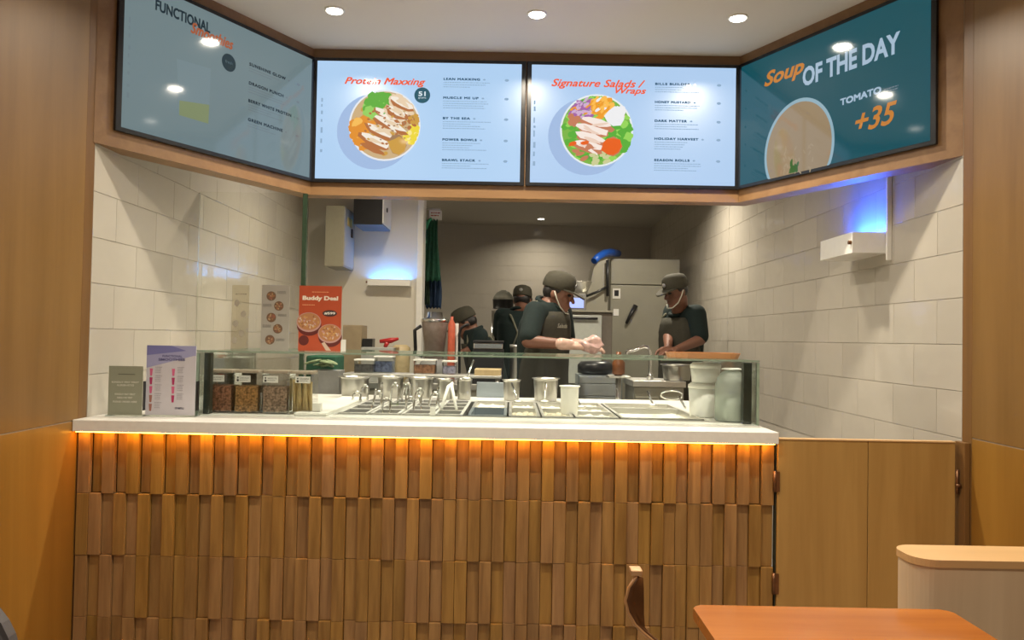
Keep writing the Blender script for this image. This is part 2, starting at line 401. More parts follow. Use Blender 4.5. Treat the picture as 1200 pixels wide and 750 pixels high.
def food_disc(t, s, u, v, r, base, blobs, cols, rim=(.82, .85, .9)):
    mats_ = [ink(c, s) for c in cols]
    bm = B()
    k0 = -.01475
    disc(bm, u - .045, v - .03, r * 1.06, r * 1.06, k0, mi=0, n=40)         # printed shadow of the bowl picture
    disc(bm, u, v, r, r, k0 - .0001, mi=1, n=40); disc(bm, u, v, r * .95, r * .95, k0 - .0002, mi=2, n=40)
    y = k0 - .0003
    for (c, du, dv, ru, rv, a, n_, sp) in blobs:      # n_ little pieces scattered over an ellipse
        for _ in range(n_):
            q = random.random() ** .5; th = random.uniform(0, 2 * PI)
            pu, pv = du + sp * q * math.cos(th), dv + sp * q * math.sin(th)
            m = math.hypot(pu, pv)
            if m + max(ru, rv) * .5 > .95: pu *= (.95 - max(ru, rv) * .5) / m; pv *= (.95 - max(ru, rv) * .5) / m
            y -= .000004
            disc(bm, u + r * pu, v + r * pv, r * ru, r * rv, y, a + (random.uniform(-.5, .5) if n_ > 1 else 0), 3 + (c if n_ == 1 or random.random() < .72 else random.choice([c, c + 1]) % (len(cols) - 3)), n=9, wob=.4)
    part('bowl_picture', bm, mats_, t)
SH = (.36, .5, .75)
def c_protein(t, s):
    (a, b_), (c_, d_) = (-0.348, 0.159), (0.029, 0.226)
    bm = B(); text(bm, 'Protein Maxxing', a, b_, c_ - a, .042, -.0156, shear=.35, bold=-.0022); part('title', bm, ink(ORG, s), t)
    u, v = (-0.157, -0.022)
    cols = [SH, (.8, .82, .85), (.6, .42, .22), (.12, .42, .05), (.3, .62, .12), (.75, .28, .03), (.9, .5, .1), (.85, .68, .05), (.95, .8, .3), (.8, .62, .42), (.9, .82, .7), (.45, .16, .05), (.6, .33, .06), (.35, .2, .1)]
    bl = [(9, .0, .0, .09, .06, 0, 60, .85), (2, -.65, -.1, .13, .1, 0, 34, .3), (2, -.7, -.45, .09, .08, 0, 20, .25), (0, -.3, .6, .14, .11, 0, 30, .26), (0, .0, .82, .12, .09, 0, 12, .2), (1, -.35, .35, .12, .1, 0, 10, .15),
          (6, .4, .5, .12, .08, -.6, 30, .38), (4, .78, -.25, .06, .07, 0, 46, .26), (8, .7, .15, .07, .06, 0, 12, .2), (9, .85, .25, .07, .05, 0, 12, .2)]
    for (du, dv, l) in ((.05, .3, .4), (.12, .05, .52), (-.12, -.17, .5), (-.25, -.45, .5), (.45, .62, .36), (.32, .38, .35)):
        bl += [(8, du, dv - .04, l, .13, -.45, 1, 0), (7, du, dv + .02, l * .93, .1, -.45, 1, 0), (6, du + .05, dv, l * .5, .05, -.4, 3, .08)]
    bl += [(8, -.35, -.72, .42, .08, -.45, 1, 0), (8, .0, .0, .04, .03, 0, 26, .6), (10, .2, .1, .03, .02, 0, 20, .6), (10, .37, -.55, .26, .26, 0, 1, 0), (9, .37, -.55, .235, .235, 0, 1, 0)]
    food_disc(t, s, u, v, .167, None, bl, cols)
    u, v = (0.015, 0.122)
    bm = B(); disc(bm, u, v, .037, .037, -.0151, n=32, mi=0); text(bm, '51', u - .018, v - .004, .034, .022, -.0154, bold=.03, mi=1); text(bm, 'grams', u - .018, v - .018, .036, .009, -.0154, mi=1)
    part('round_badge', bm, [ink((.02, .1, .14), s), ink((.7, .8, .85), s)], t)
    ub, ue = (0.113, 0.011)[0], (0.408, 0.017)[0]
    items(t, s, [((0.109, 0.195)[1], 'LEAN MAXXING', .17, 3), ((0.111, 0.107)[1], 'MUSCLE ME UP', .165, 4), ((0.113, 0.011)[1], 'BY THE SEA', .127, 4), ((0.115, -0.089)[1], 'POWER BOWLS', .16, 4), ((0.117, -0.185)[1], 'BRAWL STACK', .155, 3)], ub, ue, NAVY, GRY)
    u, v = (-0.450, 0.101); side_note(t, s, u, v, (-0.443, -0.179)[1], GRY)
def c_salad(t, s):
    (a, b_), (c_, _) = (-0.384, 0.165), (0.053, 0.245)
    bm = B(); text(bm, 'Signature Salads /', a, b_, c_ - a, .046, -.0156, shear=.35, bold=-.0022)
    (a, b_), (c_, _) = (-0.085, 0.138), (0.058, 0.189); text(bm, 'Wraps', a, b_, c_ - a, .038, -.0156, shear=.35, bold=-.0022); part('title', bm, ink(ORG, s), t)
    u, v = (-0.170, -0.028)
    cols = [SH, (.8, .85, .85), (.2, .45, .06), (.1, .42, .04), (.3, .65, .1), (.36, .12, .38), (.62, .42, .62), (.85, .33, .02), (.95, .5, .08), (.85, .85, .86), (.82, .62, .5), (.92, .8, .72), (.55, .2, .1), (.8, .12, .01), (.6, .6, .3)]
    bl = [(0, 0, 0, .12, .09, 0, 90, .9), (1, .05, .05, .1, .06, 0, 60, .9), (0, .7, -.2, .13, .1, 0, 40, .4), (2, -.35, .6, .1, .05, 0, 34, .3), (2, -.65, .5, .1, .04, .8, 16, .2), (3, -.4, .62, .07, .03, .5, 24, .3), (3, -.62, .42, .13, .1, 0, 2, .05), (2, -.62, .42, .09, .06, 0, 1, 0),
          (4, .2, .65, .14, .06, .3, 40, .3), (5, .15, .7, .1, .04, .8, 16, .28), (6, .52, .4, .3, .27, .3, 1, 0), (6, .6, .5, .15, .15, 0, 6, .15), (9, -.62, .27, .1, .1, 0, 6, .12)]
    for (du, dv, l) in ((.0, .22, .5), (-.1, .02, .5), (-.15, -.2, .5), (-.2, -.42, .52)):
        bl += [(9, du, dv - .06, l, .13, -.25, 1, 0), (8, du, dv + .01, l * .92, .1, -.25, 1, 0), (7, du, dv - .03, l * .5, .04, -.25, 2, .1)]
    bl += [(9, -.4, -.5, .12, .06, 0, 7, .3), (11, .1, -.75, .1, .05, 0, 12, .25), (9, .42, -.43, .29, .29, 0, 1, 0), (10, .42, -.43, .265, .265, 0, 1, 0)]
    food_disc(t, s, u, v, .17, None, bl, cols)
    ub, ue = (0.100, 0.029)[0], (0.398, 0.035)[0]
    items(t, s, [((0.097, 0.190)[1], 'BILLS BUILDER', .165, 3), ((0.099, 0.105)[1], 'HONEY MUSTARD', .165, 3), ((0.100, 0.017)[1], 'DARK MATTER', .15, 3), ((0.101, -0.067)[1], 'HOLIDAY HARVEST', .205, 4), ((0.102, -0.167)[1], 'SEASON ROLLS', .165, 4)], ub, ue, NAVY, GRY)
    u, v = (-0.459, 0.107); side_note(t, s, u, v, (-0.454, -0.181)[1], GRY)
def c_smoothie(t, s):
    a, b_ = (-0.353, 0.192); c_, d_ = (-0.103, 0.170)
    bm = B(); text(bm, 'FUNCTIONAL', a, (b_ + d_) / 2 + .01, c_ - a, .042, -.0152, bold=-.003); part('title', bm, ink((.03, .06, .08), s), t)
    a, b_ = (-0.196, 0.158); c_, d_ = (0.014, 0.186)
    bm = B(); text(bm, 'Smoothies', a, (b_ + d_) / 2 - .01, c_ - a, .045, -.0156, shear=.35, bold=-.003); part('subtitle', bm, ink((.75, .2, .08), s), t)
    u, v = (-0.006, 0.105); bm = B(); disc(bm, u, v, .036, .036, -.0151, n=32, mi=0); text(bm, 'fresh', u - .018, v - .004, .036, .012, -.0154, mi=1)
    part('round_badge', bm, [ink((.015, .06, .08), s), ink((.2, .3, .34), s)], t)
    p = [(-0.255, 0.041), (-0.095, 0.052), (-0.100, -0.170), (-0.237, -0.171)]
    q = [(-0.238, -0.115), (-0.098, -0.094), (-0.100, -0.170), (-0.237, -0.171)]
    bm = B(); A = [bm.verts.new((x, -.0150, z)) for x, z in p]; bm.faces.new(A).material_index = 0
    A = [bm.verts.new((x, -.0152, z)) for x, z in q]; bm.faces.new(A).material_index = 1
    part('drink_picture', bm, [ink((.36, .5, .54), s), ink((.42, .52, .26), s)], t)
    ub, ue = (0.102, 0.012)[0], (0.392, 0.094)[0]
    items(t, s, [((0.098, 0.138)[1]-.01, 'SUNSHINE GLOW', .21, 2), ((0.100, 0.058)[1]-.01, 'DRAGON PUNCH', .2, 3), ((0.103, -0.017)[1]-.01, 'BERRY WHITE PROTEIN', .25, 3), ((0.105, -0.097)[1]-.01, 'GREEN MACHINE', .2, 2)], ub, ue, (.02, .04, .06), (.3, .38, .42), th=.014)
    u, v = (-0.453, 0.126); side_note(t, s, u, v, (-0.454, -0.163)[1], (.3, .4, .45))
def c_soup(t, s):
    a, b_ = (-0.330, 0.162); c_, d_ = (-0.100, 0.169)
    W_, O_ = (1.5, 2.0, 2.5), (2.2, .8, .1)
    bm = B(); text(bm, 'Soup', a, (b_ + d_) / 2 - .045, c_ - a, .085, -.0153, shear=.3, bold=.03); part('orange_lettering', bm, ink(O_, s), t); bm = B()
    x0, v0 = (0.158, -0.180); x1, _ = (0.343, -0.164); text(bm, '+35', x0, v0, x1 - x0, .085, -.0153, shear=.3, bold=.02); part('price_lettering', bm, ink(O_, s), t)
    a, b_ = (-0.108, 0.087); c_, d_ = (0.355, 0.068)
    bm = B(); text(bm, 'OF THE DAY', a, (b_ + d_) / 2 - .0, c_ - a, .082, -.0156, bold=.035); part('white_lettering', bm, ink(W_, s), t); bm = B()
    a, b_ = (0.087, -0.047); c_, d_ = (0.276, -0.057); text(bm, 'TOMATO', a, (b_ + d_) / 2, c_ - a, .028, -.0156, bold=-.003)
    part('white_lettering', bm, ink(W_, s), t)
    a, b_ = (0.287, -0.053); c_, d_ = (0.349, -0.032); bm = B(); scribble(bm, a, b_ - .002, c_ - a, .004, -.0156); scribble(bm, a, b_ + .008, c_ - a, .004, -.0156); part('small_lettering', bm, ink((.6, .8, 1), s), t)
    # the soup bowl picture, cut by the lower edge of the screen
    u, v = (-0.132, -0.180); ru = (0.060, -0.199)[0] - u; bm = B()
    def arc(r, y, mi):
        pts = []
        for k in range(61):
            th = -PI / 2 * 1.5 + 1.5 * PI * k / 60 - PI * .0
            th = -.6 * PI / 2 + (PI + .6 * PI) * k / 60
            z = max(v + r * 1.12 * math.sin(th), -.2785); pts.append((u + r * math.cos(th), z))
        f = bm.faces.new([bm.verts.new((a_, y, b__)) for a_, b__ in pts]); f.material_index = mi
    arc(ru, -.0150, 0); arc(ru * .93, -.0151, 1)
    for k in range(14):
        disc(bm, u - .03 + random.uniform(-.02, .03), max(v - .10 + random.uniform(-.03, .05), -.26), .007, .018, -.0153, random.uniform(-.5, .5), 2, n=8)
    for k in range(30): disc(bm, u + random.uniform(-.1, .1), v - random.uniform(-.03, .1), .004, .012, -.0152, random.uniform(-1, 1), 3, n=6)
    part('soup_picture', bm, [ink((1.1, 1.7, 2.0), s), ink((1.25, .9, .5), s), ink((.2, .5, .12), s), ink((1.4, 1.05, .62), s)], t)
SL = (-0.076, -0.005)
tv('smoothie', 'left angled menu screen headed Functional Smoothies, dim grey-green with a drink cup', (.33, .46, .49), .45, c_smoothie, (-1.1895, 3.1872, 2.25), 61.7)
tv('protein', 'bright menu screen headed Protein Maxxing with a chicken bowl, left of centre', (.42, .62, .87), 1.0, c_protein, (-.4525, 3.63, 2.25), 0)
tv('salad', 'bright menu screen headed Signature Salads and Wraps with a green salad bowl', (.42, .6, .85), 1.0, c_salad, (.5475, 3.63, 2.25), 0)
tv('soup', 'right angled teal screen reading Soup of the Day, Tomato +35', (.02, .31, .41), .24, c_soup, (1.2688, 3.179, 2.25), -63.7)

# ================= counter =================
t = thing('service_counter', 'long wooden service counter faced with uneven upright wood battens', 'counter', (-.29, 2.66, 0))
CT = t
bm = B(); box(bm, -1.455, .896, 2.676, 2.70, .0, .905); part('backing_board', bm, M['backing'], t)
bm = B(); box(bm, .867, .885, 2.701, 3.9, 0, .905); box(bm, -1.455, -1.437, 2.701, 3.9, 0, .905); part('end_panel', bm, M['gate_wood'], t)
bm = B(); box(bm, -1.436, .866, 3.88, 3.9, 0, .905); part('steel_back', bm, M['steel_d'], t)
bw = 2.347 / 57
bm = B(); box(bm, 0, bw - .0012, -.020, 0, 0, .2055, .0012)
bme = mesh_of('batten', bm, M['batten']); bme['shifted'] = 1
rows_z = [.7015, .495, .2885, .082, -.0]
base = Vector(t.location)
for r_, z in enumerate(rows_z):
    lv = 0; run = 0; prev = 0
    for k in range(57):
        if r_ == 0: d = .016 if k % 2 == 0 else -.006
        else:
            if run <= 0: prev = .0145 if prev < .007 else random.choice([.001, .003]); run = random.choice([1, 1, 1, 2])
            run -= 1; d = prev + random.uniform(0, .0025)
        o = bpy.data.objects.new('batten', bme); C.objects.link(o); o.parent = t
        o.location = Vector((-1.454 + k * bw, 2.676 - d, z)) - base
        if r_ == 4: o.scale.z = .39
bm = B(); box(bm, -1.45, .885, 2.616, 2.628, .9085, .9105)
part('amber_light_strip', bm, mat('amber_led', (1, .5, .1), .5, emit=(1, .4, .035), estr=34), t, 'glowing amber light strip under the worktop edge')
# worktop with the opening for the food pans
OX0, OX1, OY0, OY1 = -.665, .745, 2.93, 3.63
t = thing('stone_worktop', 'cream white stone worktop lying along the batten counter', 'worktop', (-.29, 3.2, .91))
bm = B(); box(bm, XL + .001, .897, 2.61, OY0, .911, .95, .002); box(bm, XL + .001, OX0, OY0, 3.93, .911, .95, .001); box(bm, OX1, .897, OY0, 3.93, .911, .95, .001); box(bm, OX0, OX1, OY1, 3.93, .911, .95, .001)
part('slab', bm, M['stone'], t)
bm = B(); 
for a in ((OX0, OX1, OY0 - .0, OY0 + .012), (OX0, OX1, OY1 - .012, OY1), (OX0, OX0 + .012, OY0 + .012, OY1 - .012), (OX1 - .012, OX1, OY0 + .012, OY1 - .012)):
    box(bm, a[0], a[1], a[2], a[3], .9, .952)
part('steel_pan_rim', bm, M['steel'], t)
# ---- glass case
GX0, GX1, GY0, GY1, GZ = -1.132, .893, 2.81, 3.46, 1.184
t = thing('glass_display_case', 'clear glass sneeze guard case with green edges along the worktop', 'display case', (-.12, 3.1, .95))
bm = B(); box(bm, GX0 + .01, GX1 - .01, GY0, GY0 + .006, .951, GZ - .008); part('front_pane', bm, M['glass'], t)
bm = B(); box(bm, GX0, GX1, GY0 + .0075, GY1, GZ - .007, GZ); part('top_pane', bm, M['glass'], t)
for x in (GX0 + .001, GX1 - .007):
    bm = B(); box(bm, x, x + .006, GY0 + .008, GY1, .951, GZ - .008); part('side_pane', bm, M['glass'], t)
bm = B(); box(bm, GX0, GX1, GY0 - .0005, GY0 + .007, GZ - .0045, GZ + .0005); box(bm, GX0, GX1, GY1, GY1 + .002, GZ - .007, GZ)
box(bm, GX0, GX0 + .009, GY0 - .0005, GY0 + .007, .951, GZ - .008); box(bm, GX1 - .009, GX1, GY0 - .0005, GY0 + .007, .951, GZ - .008)
part('glass_edge', bm, M['gedge'], t, 'pale green polished glass edge')
for x, y in ((GX0 + .0085, 2.86), (GX1 - .042, 2.86)):
    bm = B(); box(bm, x, x + (.024 if x < 0 else .031), y, y + .03, .951, GZ - .009, .002); part('support_panel', bm, M['dark'], t, 'dark upright support panel')
# ---- glass partition above the case at left
t = thing('glass_partition', 'tall clear glass partition with a dark green edge behind the left posters', 'glass panel', (-1.2, 3.6, .95))
xe = -0.971
bm = B(); box(bm, XL + .004, xe - .006, 3.60, 3.61, .952, 1.899); part('pane', bm, M['glass2'], t)
bm = B(); box(bm, xe - .006, xe + .014, 3.598, 3.612, .952, 1.899); part('green_edge', bm, M['gdark'], t)
# ================= gate =================
g0, g1, g2 = .901, 1.204, 1.496
t = thing('swing_gate', 'plain oak two-leaf counter gate between batten counter and right wall', 'gate', ((g0 + g1) / 2, 2.65, .03))
for a, b in ((g0, g1 - .001), (g1 + .001, g2)):
    bm = B(); box(bm, a, b, 2.63, 2.655, .03, .924, .0015); part('leaf', bm, M['gate_wood'], t)
bm = B(); box(bm, g0, g2, 2.628, 2.657, .9243, .9285); part('top_edging', bm, M['pale_cap'], t)
bm = B(); box(bm, .8965, .9005, 2.64, 2.66, .03, .905); part('dark_gap_strip', bm, M['dark'], t)  # added dark strip fills the gap so it reads as shade
for z in (0.784, 0.444):
    bm = B(); tube(bm, [(g0 - .009, 2.632, z - .035), (g0 - .009, 2.632, z + .035)], .006); box(bm, g0 - .006, g0 + .006, 2.626, 2.6295, z - .034, z + .034)
    part('hinge', bm, M['bronze'], t)
z = 0.795
bm = B(); tube(bm, [(g2 + .006, 2.628, z - .04), (g2 + .006, 2.628, z + .04)], .0055); tube(bm, [(g2 - .004, 2.62, z - .012), (g2 + .012, 2.618, z - .012)], .007); part('latch', bm, M['bronze'], t)
bm = B(); box(bm, g2 + .014, XR - .001, 2.60, 2.66, 0, .928, .002); struct('trim_2', bm, M['trim_wood'])

# ================= things in the glass case =================
PX0, PY0 = -.648, 2.945
def pan(x0, x1, y0, y1, label, food=None, fill=.03, depth=.07, group='steel food pans in the counter well', m=None):
    cx, cy = (x0 + x1) / 2, (y0 + y1) / 2
    t = thing('food_pan', label, 'pan', (cx, cy, .95 - depth), group)
    bm = B(); z1 = .9575
    o_, i_ = .0015, .013
    def ring(z, d): return [bm.verts.new(p) for p in ((x0 + d, y0 + d, z), (x1 - d, y0 + d, z), (x1 - d, y1 - d, z), (x0 + d, y1 - d, z))]
    R = [ring(z1 - .004, o_), ring(z1, o_), ring(z1, i_), ring(.952 - depth, i_ + .008), ring(.9505 - depth, i_ + .008), ring(z1 - .004, i_ - .001)]
    for a, b in zip(R, R[1:] + R[:1]):
        if a is R[3]: continue
        for k in range(4): bm.faces.new((a[k], a[(k + 1) % 4], b[(k + 1) % 4], b[k])).material_index = int(a is R[2])
    bm.faces.new(R[3]).material_index = 1; bm.faces.new(R[4][::-1]); part('pan_body', bm, [m or M['steel'], M['grey'] if m is M['panrim'] else (m or M['steel'])], t, recalc=False)
    if food:
        bm = B(); n = 9; z = .95 - fill; d = .0135 + .008 * fill / depth
        g = [[bm.verts.new((x0 + d + (x1 - x0 - 2 * d) * i / n, y0 + d + (y1 - y0 - 2 * d) * j / n, z + (random.uniform(-.006, .006) if 0 < i < n and 0 < j < n else -.004))) for i in range(n + 1)] for j in range(n + 1)]
        for j in range(n):
            for i in range(n): bm.faces.new((g[j][i], g[j][i + 1], g[j + 1][i + 1], g[j + 1][i]))
        o = part('food', bm, food, t); o['kind'] = 'stuff'
    return t
FD = [mat('dark_food', (.08, .06, .04), .6, bump=1, bscale=150, var=.5), mat('leafy_food', (.2, .26, .1), .6, bump=1, bscale=120, var=.5),
      mat('brown_food', (.3, .2, .12), .6, bump=1, bscale=140, var=.5), mat('tan_food', (.5, .44, .3), .6, bump=1, bscale=170, var=.4),
      mat('grain_food', (.5, .46, .34), .6, bump=1, bscale=170, var=.45), mat('cream_food', (.75, .72, .62), .5, bump=.5, bscale=60, var=.08)]
pw, pd = .1185, .165
rn = ['front', 'second', 'third', 'back']; cn = ['first', 'second', 'third', 'fourth']
for j in range(4):
    for i in range(4):
        pan(PX0 + i * pw, PX0 + (i + 1) * pw - .003, PY0 + j * pd, PY0 + (j + 1) * pd - .003,
            'small steel food pan, %s row and %s from the left end of the well' % (rn[j], cn[i]), FD[(i * 3 + j * 2 + i * j) % 4], fill=.020 + .010 * ((i + j) % 2), m=M['panrim'])
px = PX0 + 4 * pw + .012
pan(px, px + .15, PY0, PY0 + .31, 'empty grey steel food pan in the middle of the well', None, depth=.1, m=M['steel_b'])
pan(px, px + .15, PY0 + .315, PY0 + .655, 'pale pan with cream food behind the empty grey pan', FD[5], fill=.006)
px += .155
for i in range(2):
    pan(px + i * .125, px + i * .125 + .122, PY0, PY0 + .31, 'steel pan of pale grains, %s of two right of the empty pan' % ('left', 'right')[i], FD[4], fill=.006)
    pan(px + i * .125, px + i * .125 + .122, PY0 + .315, PY0 + .655, 'steel pan of cream food behind the %s grain pan' % ('left', 'right')[i], FD[5], fill=.01)
px += .252
for j in range(3):
    pan(px, px + .165, PY0 + j * .218, PY0 + j * .218 + .215, 'wide shallow pan of white food, %s of three rows' % ('front', 'middle', 'back')[j], FD[5], fill=.004)
px += .17
pan(px, OX1 - .014, PY0, PY0 + .42, 'large white-filled pan beside the white tubs', FD[5], fill=.012)
pan(px, OX1 - .014, PY0 + .425, PY0 + .655, 'steel pan of white food behind the large white-filled pan', FD[5], fill=.01)
# utensils
def tongs(x, y, z, h, lean, spread, rz, label):
    t = thing('serving_tongs', label, 'tongs', (x, y, z), 'tongs and spoons standing in the pans')
    for s in (-1, 1):
        bm = B(); pts = [(x + s * .004 + lean, y, z + h), (x + s * spread * .9 + lean * .9, y, z + h * .85), (x + s * spread + lean * .4, y, z + h * .4), (x + s * spread * .55, y, z)]
        tube(bm, pts, [.005, .0055, .0052, .006], 6); part('arm', bm, M['chrome'], t)
    bm = B(); tube(bm, [(x - .007 + lean, y, z + h), (x + .007 + lean, y, z + h)], .006, 8); part('hinge', bm, M['steel'], t)
    t.rotation_euler.z = 0; return t
def spoon(x, y, z, h, lean, label, m='chrome'):
    t = thing('serving_spoon', label, 'spoon', (x, y, z), 'tongs and spoons standing in the pans')
    bm = B(); tube(bm, [(x + lean, y, z + h), (x + lean * .5, y, z + h * .5), (x, y, z + .02)], [.0045, .0035, .0035], 6); ellipsoid(bm, (x + lean, y, z + h), (.006, .003, .012), n=8, m=6); part('handle', bm, M[m], t)
    bm = B(); ellipsoid(bm, (x, y, z + .008), (.02, .014, .012), n=12, m=8); part('bowl', bm, M['steel'], t)
U = [('t', 428, 455, 3.5), ('t', 443, 462, 3.3), ('s', 437, 460, 3.2), ('t', 464, 452, 3.35), ('s', 478, 455, 3.1), ('t', 475, 452, 3.5), ('s', 497, 460, 3.2), ('t', 508, 462, 3.3), ('t', 482, 468, 3.1), ('t', 419, 463, 3.45), ('s', 451, 452, 3.5), ('t', 489, 458, 3.4), ('s', 517, 456, 3.15), ('t', 455, 470, 3.05)]
WORDS = ['over the back left pans', 'over the second column of pans', 'near the left end of the well', 'left of the tall pair by the pots', 'in front of the second pot', 'leaning before the second pot', 'in the third column of pans', 'in the last column of small pans', 'low at the front of the third column', 'over the rearmost left pan', 'right behind the second column of pans', 'between the third and fourth columns', 'just left of the largest bright tongs', 'low at the front of the second column']
for (k, ux, uy, yy), wd in zip(U, WORDS):
    xx = (ux - 600) / 915 * yy; zt = 1.25 - (uy - 396) / 915 * yy; h = zt - .93
    if k == 't': tongs(xx, yy, .93, h, random.uniform(-.01, .02), .016, 0, 'steel tongs standing ' + wd)
    else: spoon(xx, yy, .925, h, random.uniform(-.02, .03), 'steel spoon standing ' + wd)
t = thing('serving_tongs', 'largest bright steel tongs leaning open near the empty grey pan', 'tongs', (-.22, 3.2, .955), 'tongs and spoons standing in the pans')
for a, b in (((527, 449), (519, 479)), ((531, 455), (537, 481))):
    bm = B(); p0 = Vector((-0.243, 3.250, 1.057)); 
    q = Vector(((b[0] - 600) / 915 * 3.1, 3.1, .962)); m_ = Vector(((a[0] - 600) / 915 * 3.2, 3.2, p0.z - .012)); tube(bm, [p0, m_, q], [.006, .0075, .006], 6); part('arm', bm, M['white'], t)
for (a, b, l) in (((601, 450), (609, 472), 'steel ladle handle leaning in the left grain pan'), ((641, 450), (640, 472), 'steel spoon upright behind the right grain pan'), ((674, 462), (683, 478), 'short steel spoon lying before the square white tub'),
                  ((760, 460), (767, 476), 'dark steel spoon standing in the large white pan'), ((556, 424), (548, 445), 'thin steel whisk handle above the middle pots')):
    yy = 3.35
    p0 = Vector(((a[0] - 600) / 915 * yy, yy, 1.25 - (a[1] - 397 - (a[0] - 600) * .018) / 915 * yy)); p1 = Vector(((b[0] - 600) / 915 * (yy - .1), yy - .1, max(.955, 1.25 - (b[1] - 397 - (b[0] - 600) * .018) / 915 * (yy - .1))))
    t = thing('serving_spoon', l, 'spoon', p1, 'tongs and spoons standing in the pans')
    bm = B(); tube(bm, [p0, p1], .0045, 6); part('handle', bm, M['chrome'], t); bm = B(); ellipsoid(bm, p1, (.02, .014, .008), n=10, m=6); part('bowl', bm, M['steel'], t)
t = thing('wire_ladle', 'wire-loop steel skimmer lying beside the white tubs', 'ladle', (0.683, 3.300, 1.013), None)
bm = B(); c0 = Vector((0.679, 3.300, 1.024)); tube(bm, [c0 + Vector((.045 * math.cos(a * PI / 9) * 1.0, .0, .016 * math.sin(a * PI / 9) - a * .0004)) for a in range(18)] + [c0 + Vector((.045, 0, 0))], .0035, 6)
tube(bm, [c0 + Vector((.03, 0, -.01)), Vector((0.693, 3.100, 0.985))], .005, 6); part('loop', bm, M['chrome'], t)
bm = B(); box(bm, -0.301, -0.281, 2.932, 2.941, .9525, .984, .001); single('white_label', bm, M['white'], 'small white upright label at the front edge of the pans', 'label', loc=(-0.291, 2.936, .9525))
# steel pots behind the pans, on the strip of worktop
def pot(px0, px1, py0, py1, y, label, m='potsteel', z0=.951):
    x0 = (px0 - 600) / 915 * y; x1 = (px1 - 600) / 915 * y; cx = (x0 + x1) / 2; r = (x1 - x0) / 2
    hz = 397 + (cx * 915 / y) * .018; z1 = 1.25 - (py0 - hz) / 915 * y
    t = thing('steel_pot', label, 'pot', (cx, y, z0), 'steel pots behind the food pans')
    bm = B(); lathe(bm, [(r * .78, z0), (r * .8, z0 + .004), (r * .9, z1 - .012), (r * .9, z1 - .006), (r * 1.02, z1 - .004), (r * 1.02, z1), (r * .88, z1), (r * .86, z1 - .012), (r * .76, z0 + .006)], cx, y, 24); part('pot_body', bm, M[m], t)
    return t
PT = [(399, 436, 442, 466, 3.78, 'steel pot behind the pans, first from the left'), (443, 476, 442, 466, 3.78, 'steel pot behind the pans, second from the left'),
      (479, 511, 443, 466, 3.78, 'steel pot behind the pans, third from the left'), (513, 534, 445, 468, 3.74, 'narrow steel pot left of the empty grey pan'),
      (536, 555, 445, 468, 3.74, 'narrow steel pot right beside its twin near the grey pan'), (590, 612, 446, 468, 3.74, 'single steel pot right of the steel back rail'),
      (625, 657, 444, 469, 3.74, 'wide steel pot in front of the aproned worker'), ]
for a in PT: pot(*a)
pot(657, 681, 453, 480, 3.1, 'pale steel canister standing forward among the pans', 'white')
pot(775, 813, 428, 446, 4.55, 'large steel pot at right on the sink bench', z0=1.021)
bm = B(); box(bm, -.17, .0, 3.90, 3.915, .951, 1.026, .002); single('steel_splash_plate', bm, M['steel_b'], 'blue-grey steel plate upright behind the empty pan', 'plate', loc=(-.09, 3.9, .951))
# white cutting sheet at the left
bm = B(); box(bm, -.79, -.672, 2.86, 3.66, .951, .962, .002); single('white_cutting_board', bm, M['white'], 'white cutting board lying between the jars and pans', 'cutting board', loc=(-.73, 3.2, .951))
bm = B(); box(bm, -0.735, -0.704, 2.9, 2.93, .963, .995, .003); single('white_block', bm, M['white'], 'small white block on the cutting board beside the stick jar', 'block', loc=(-0.720, 2.91, .963))
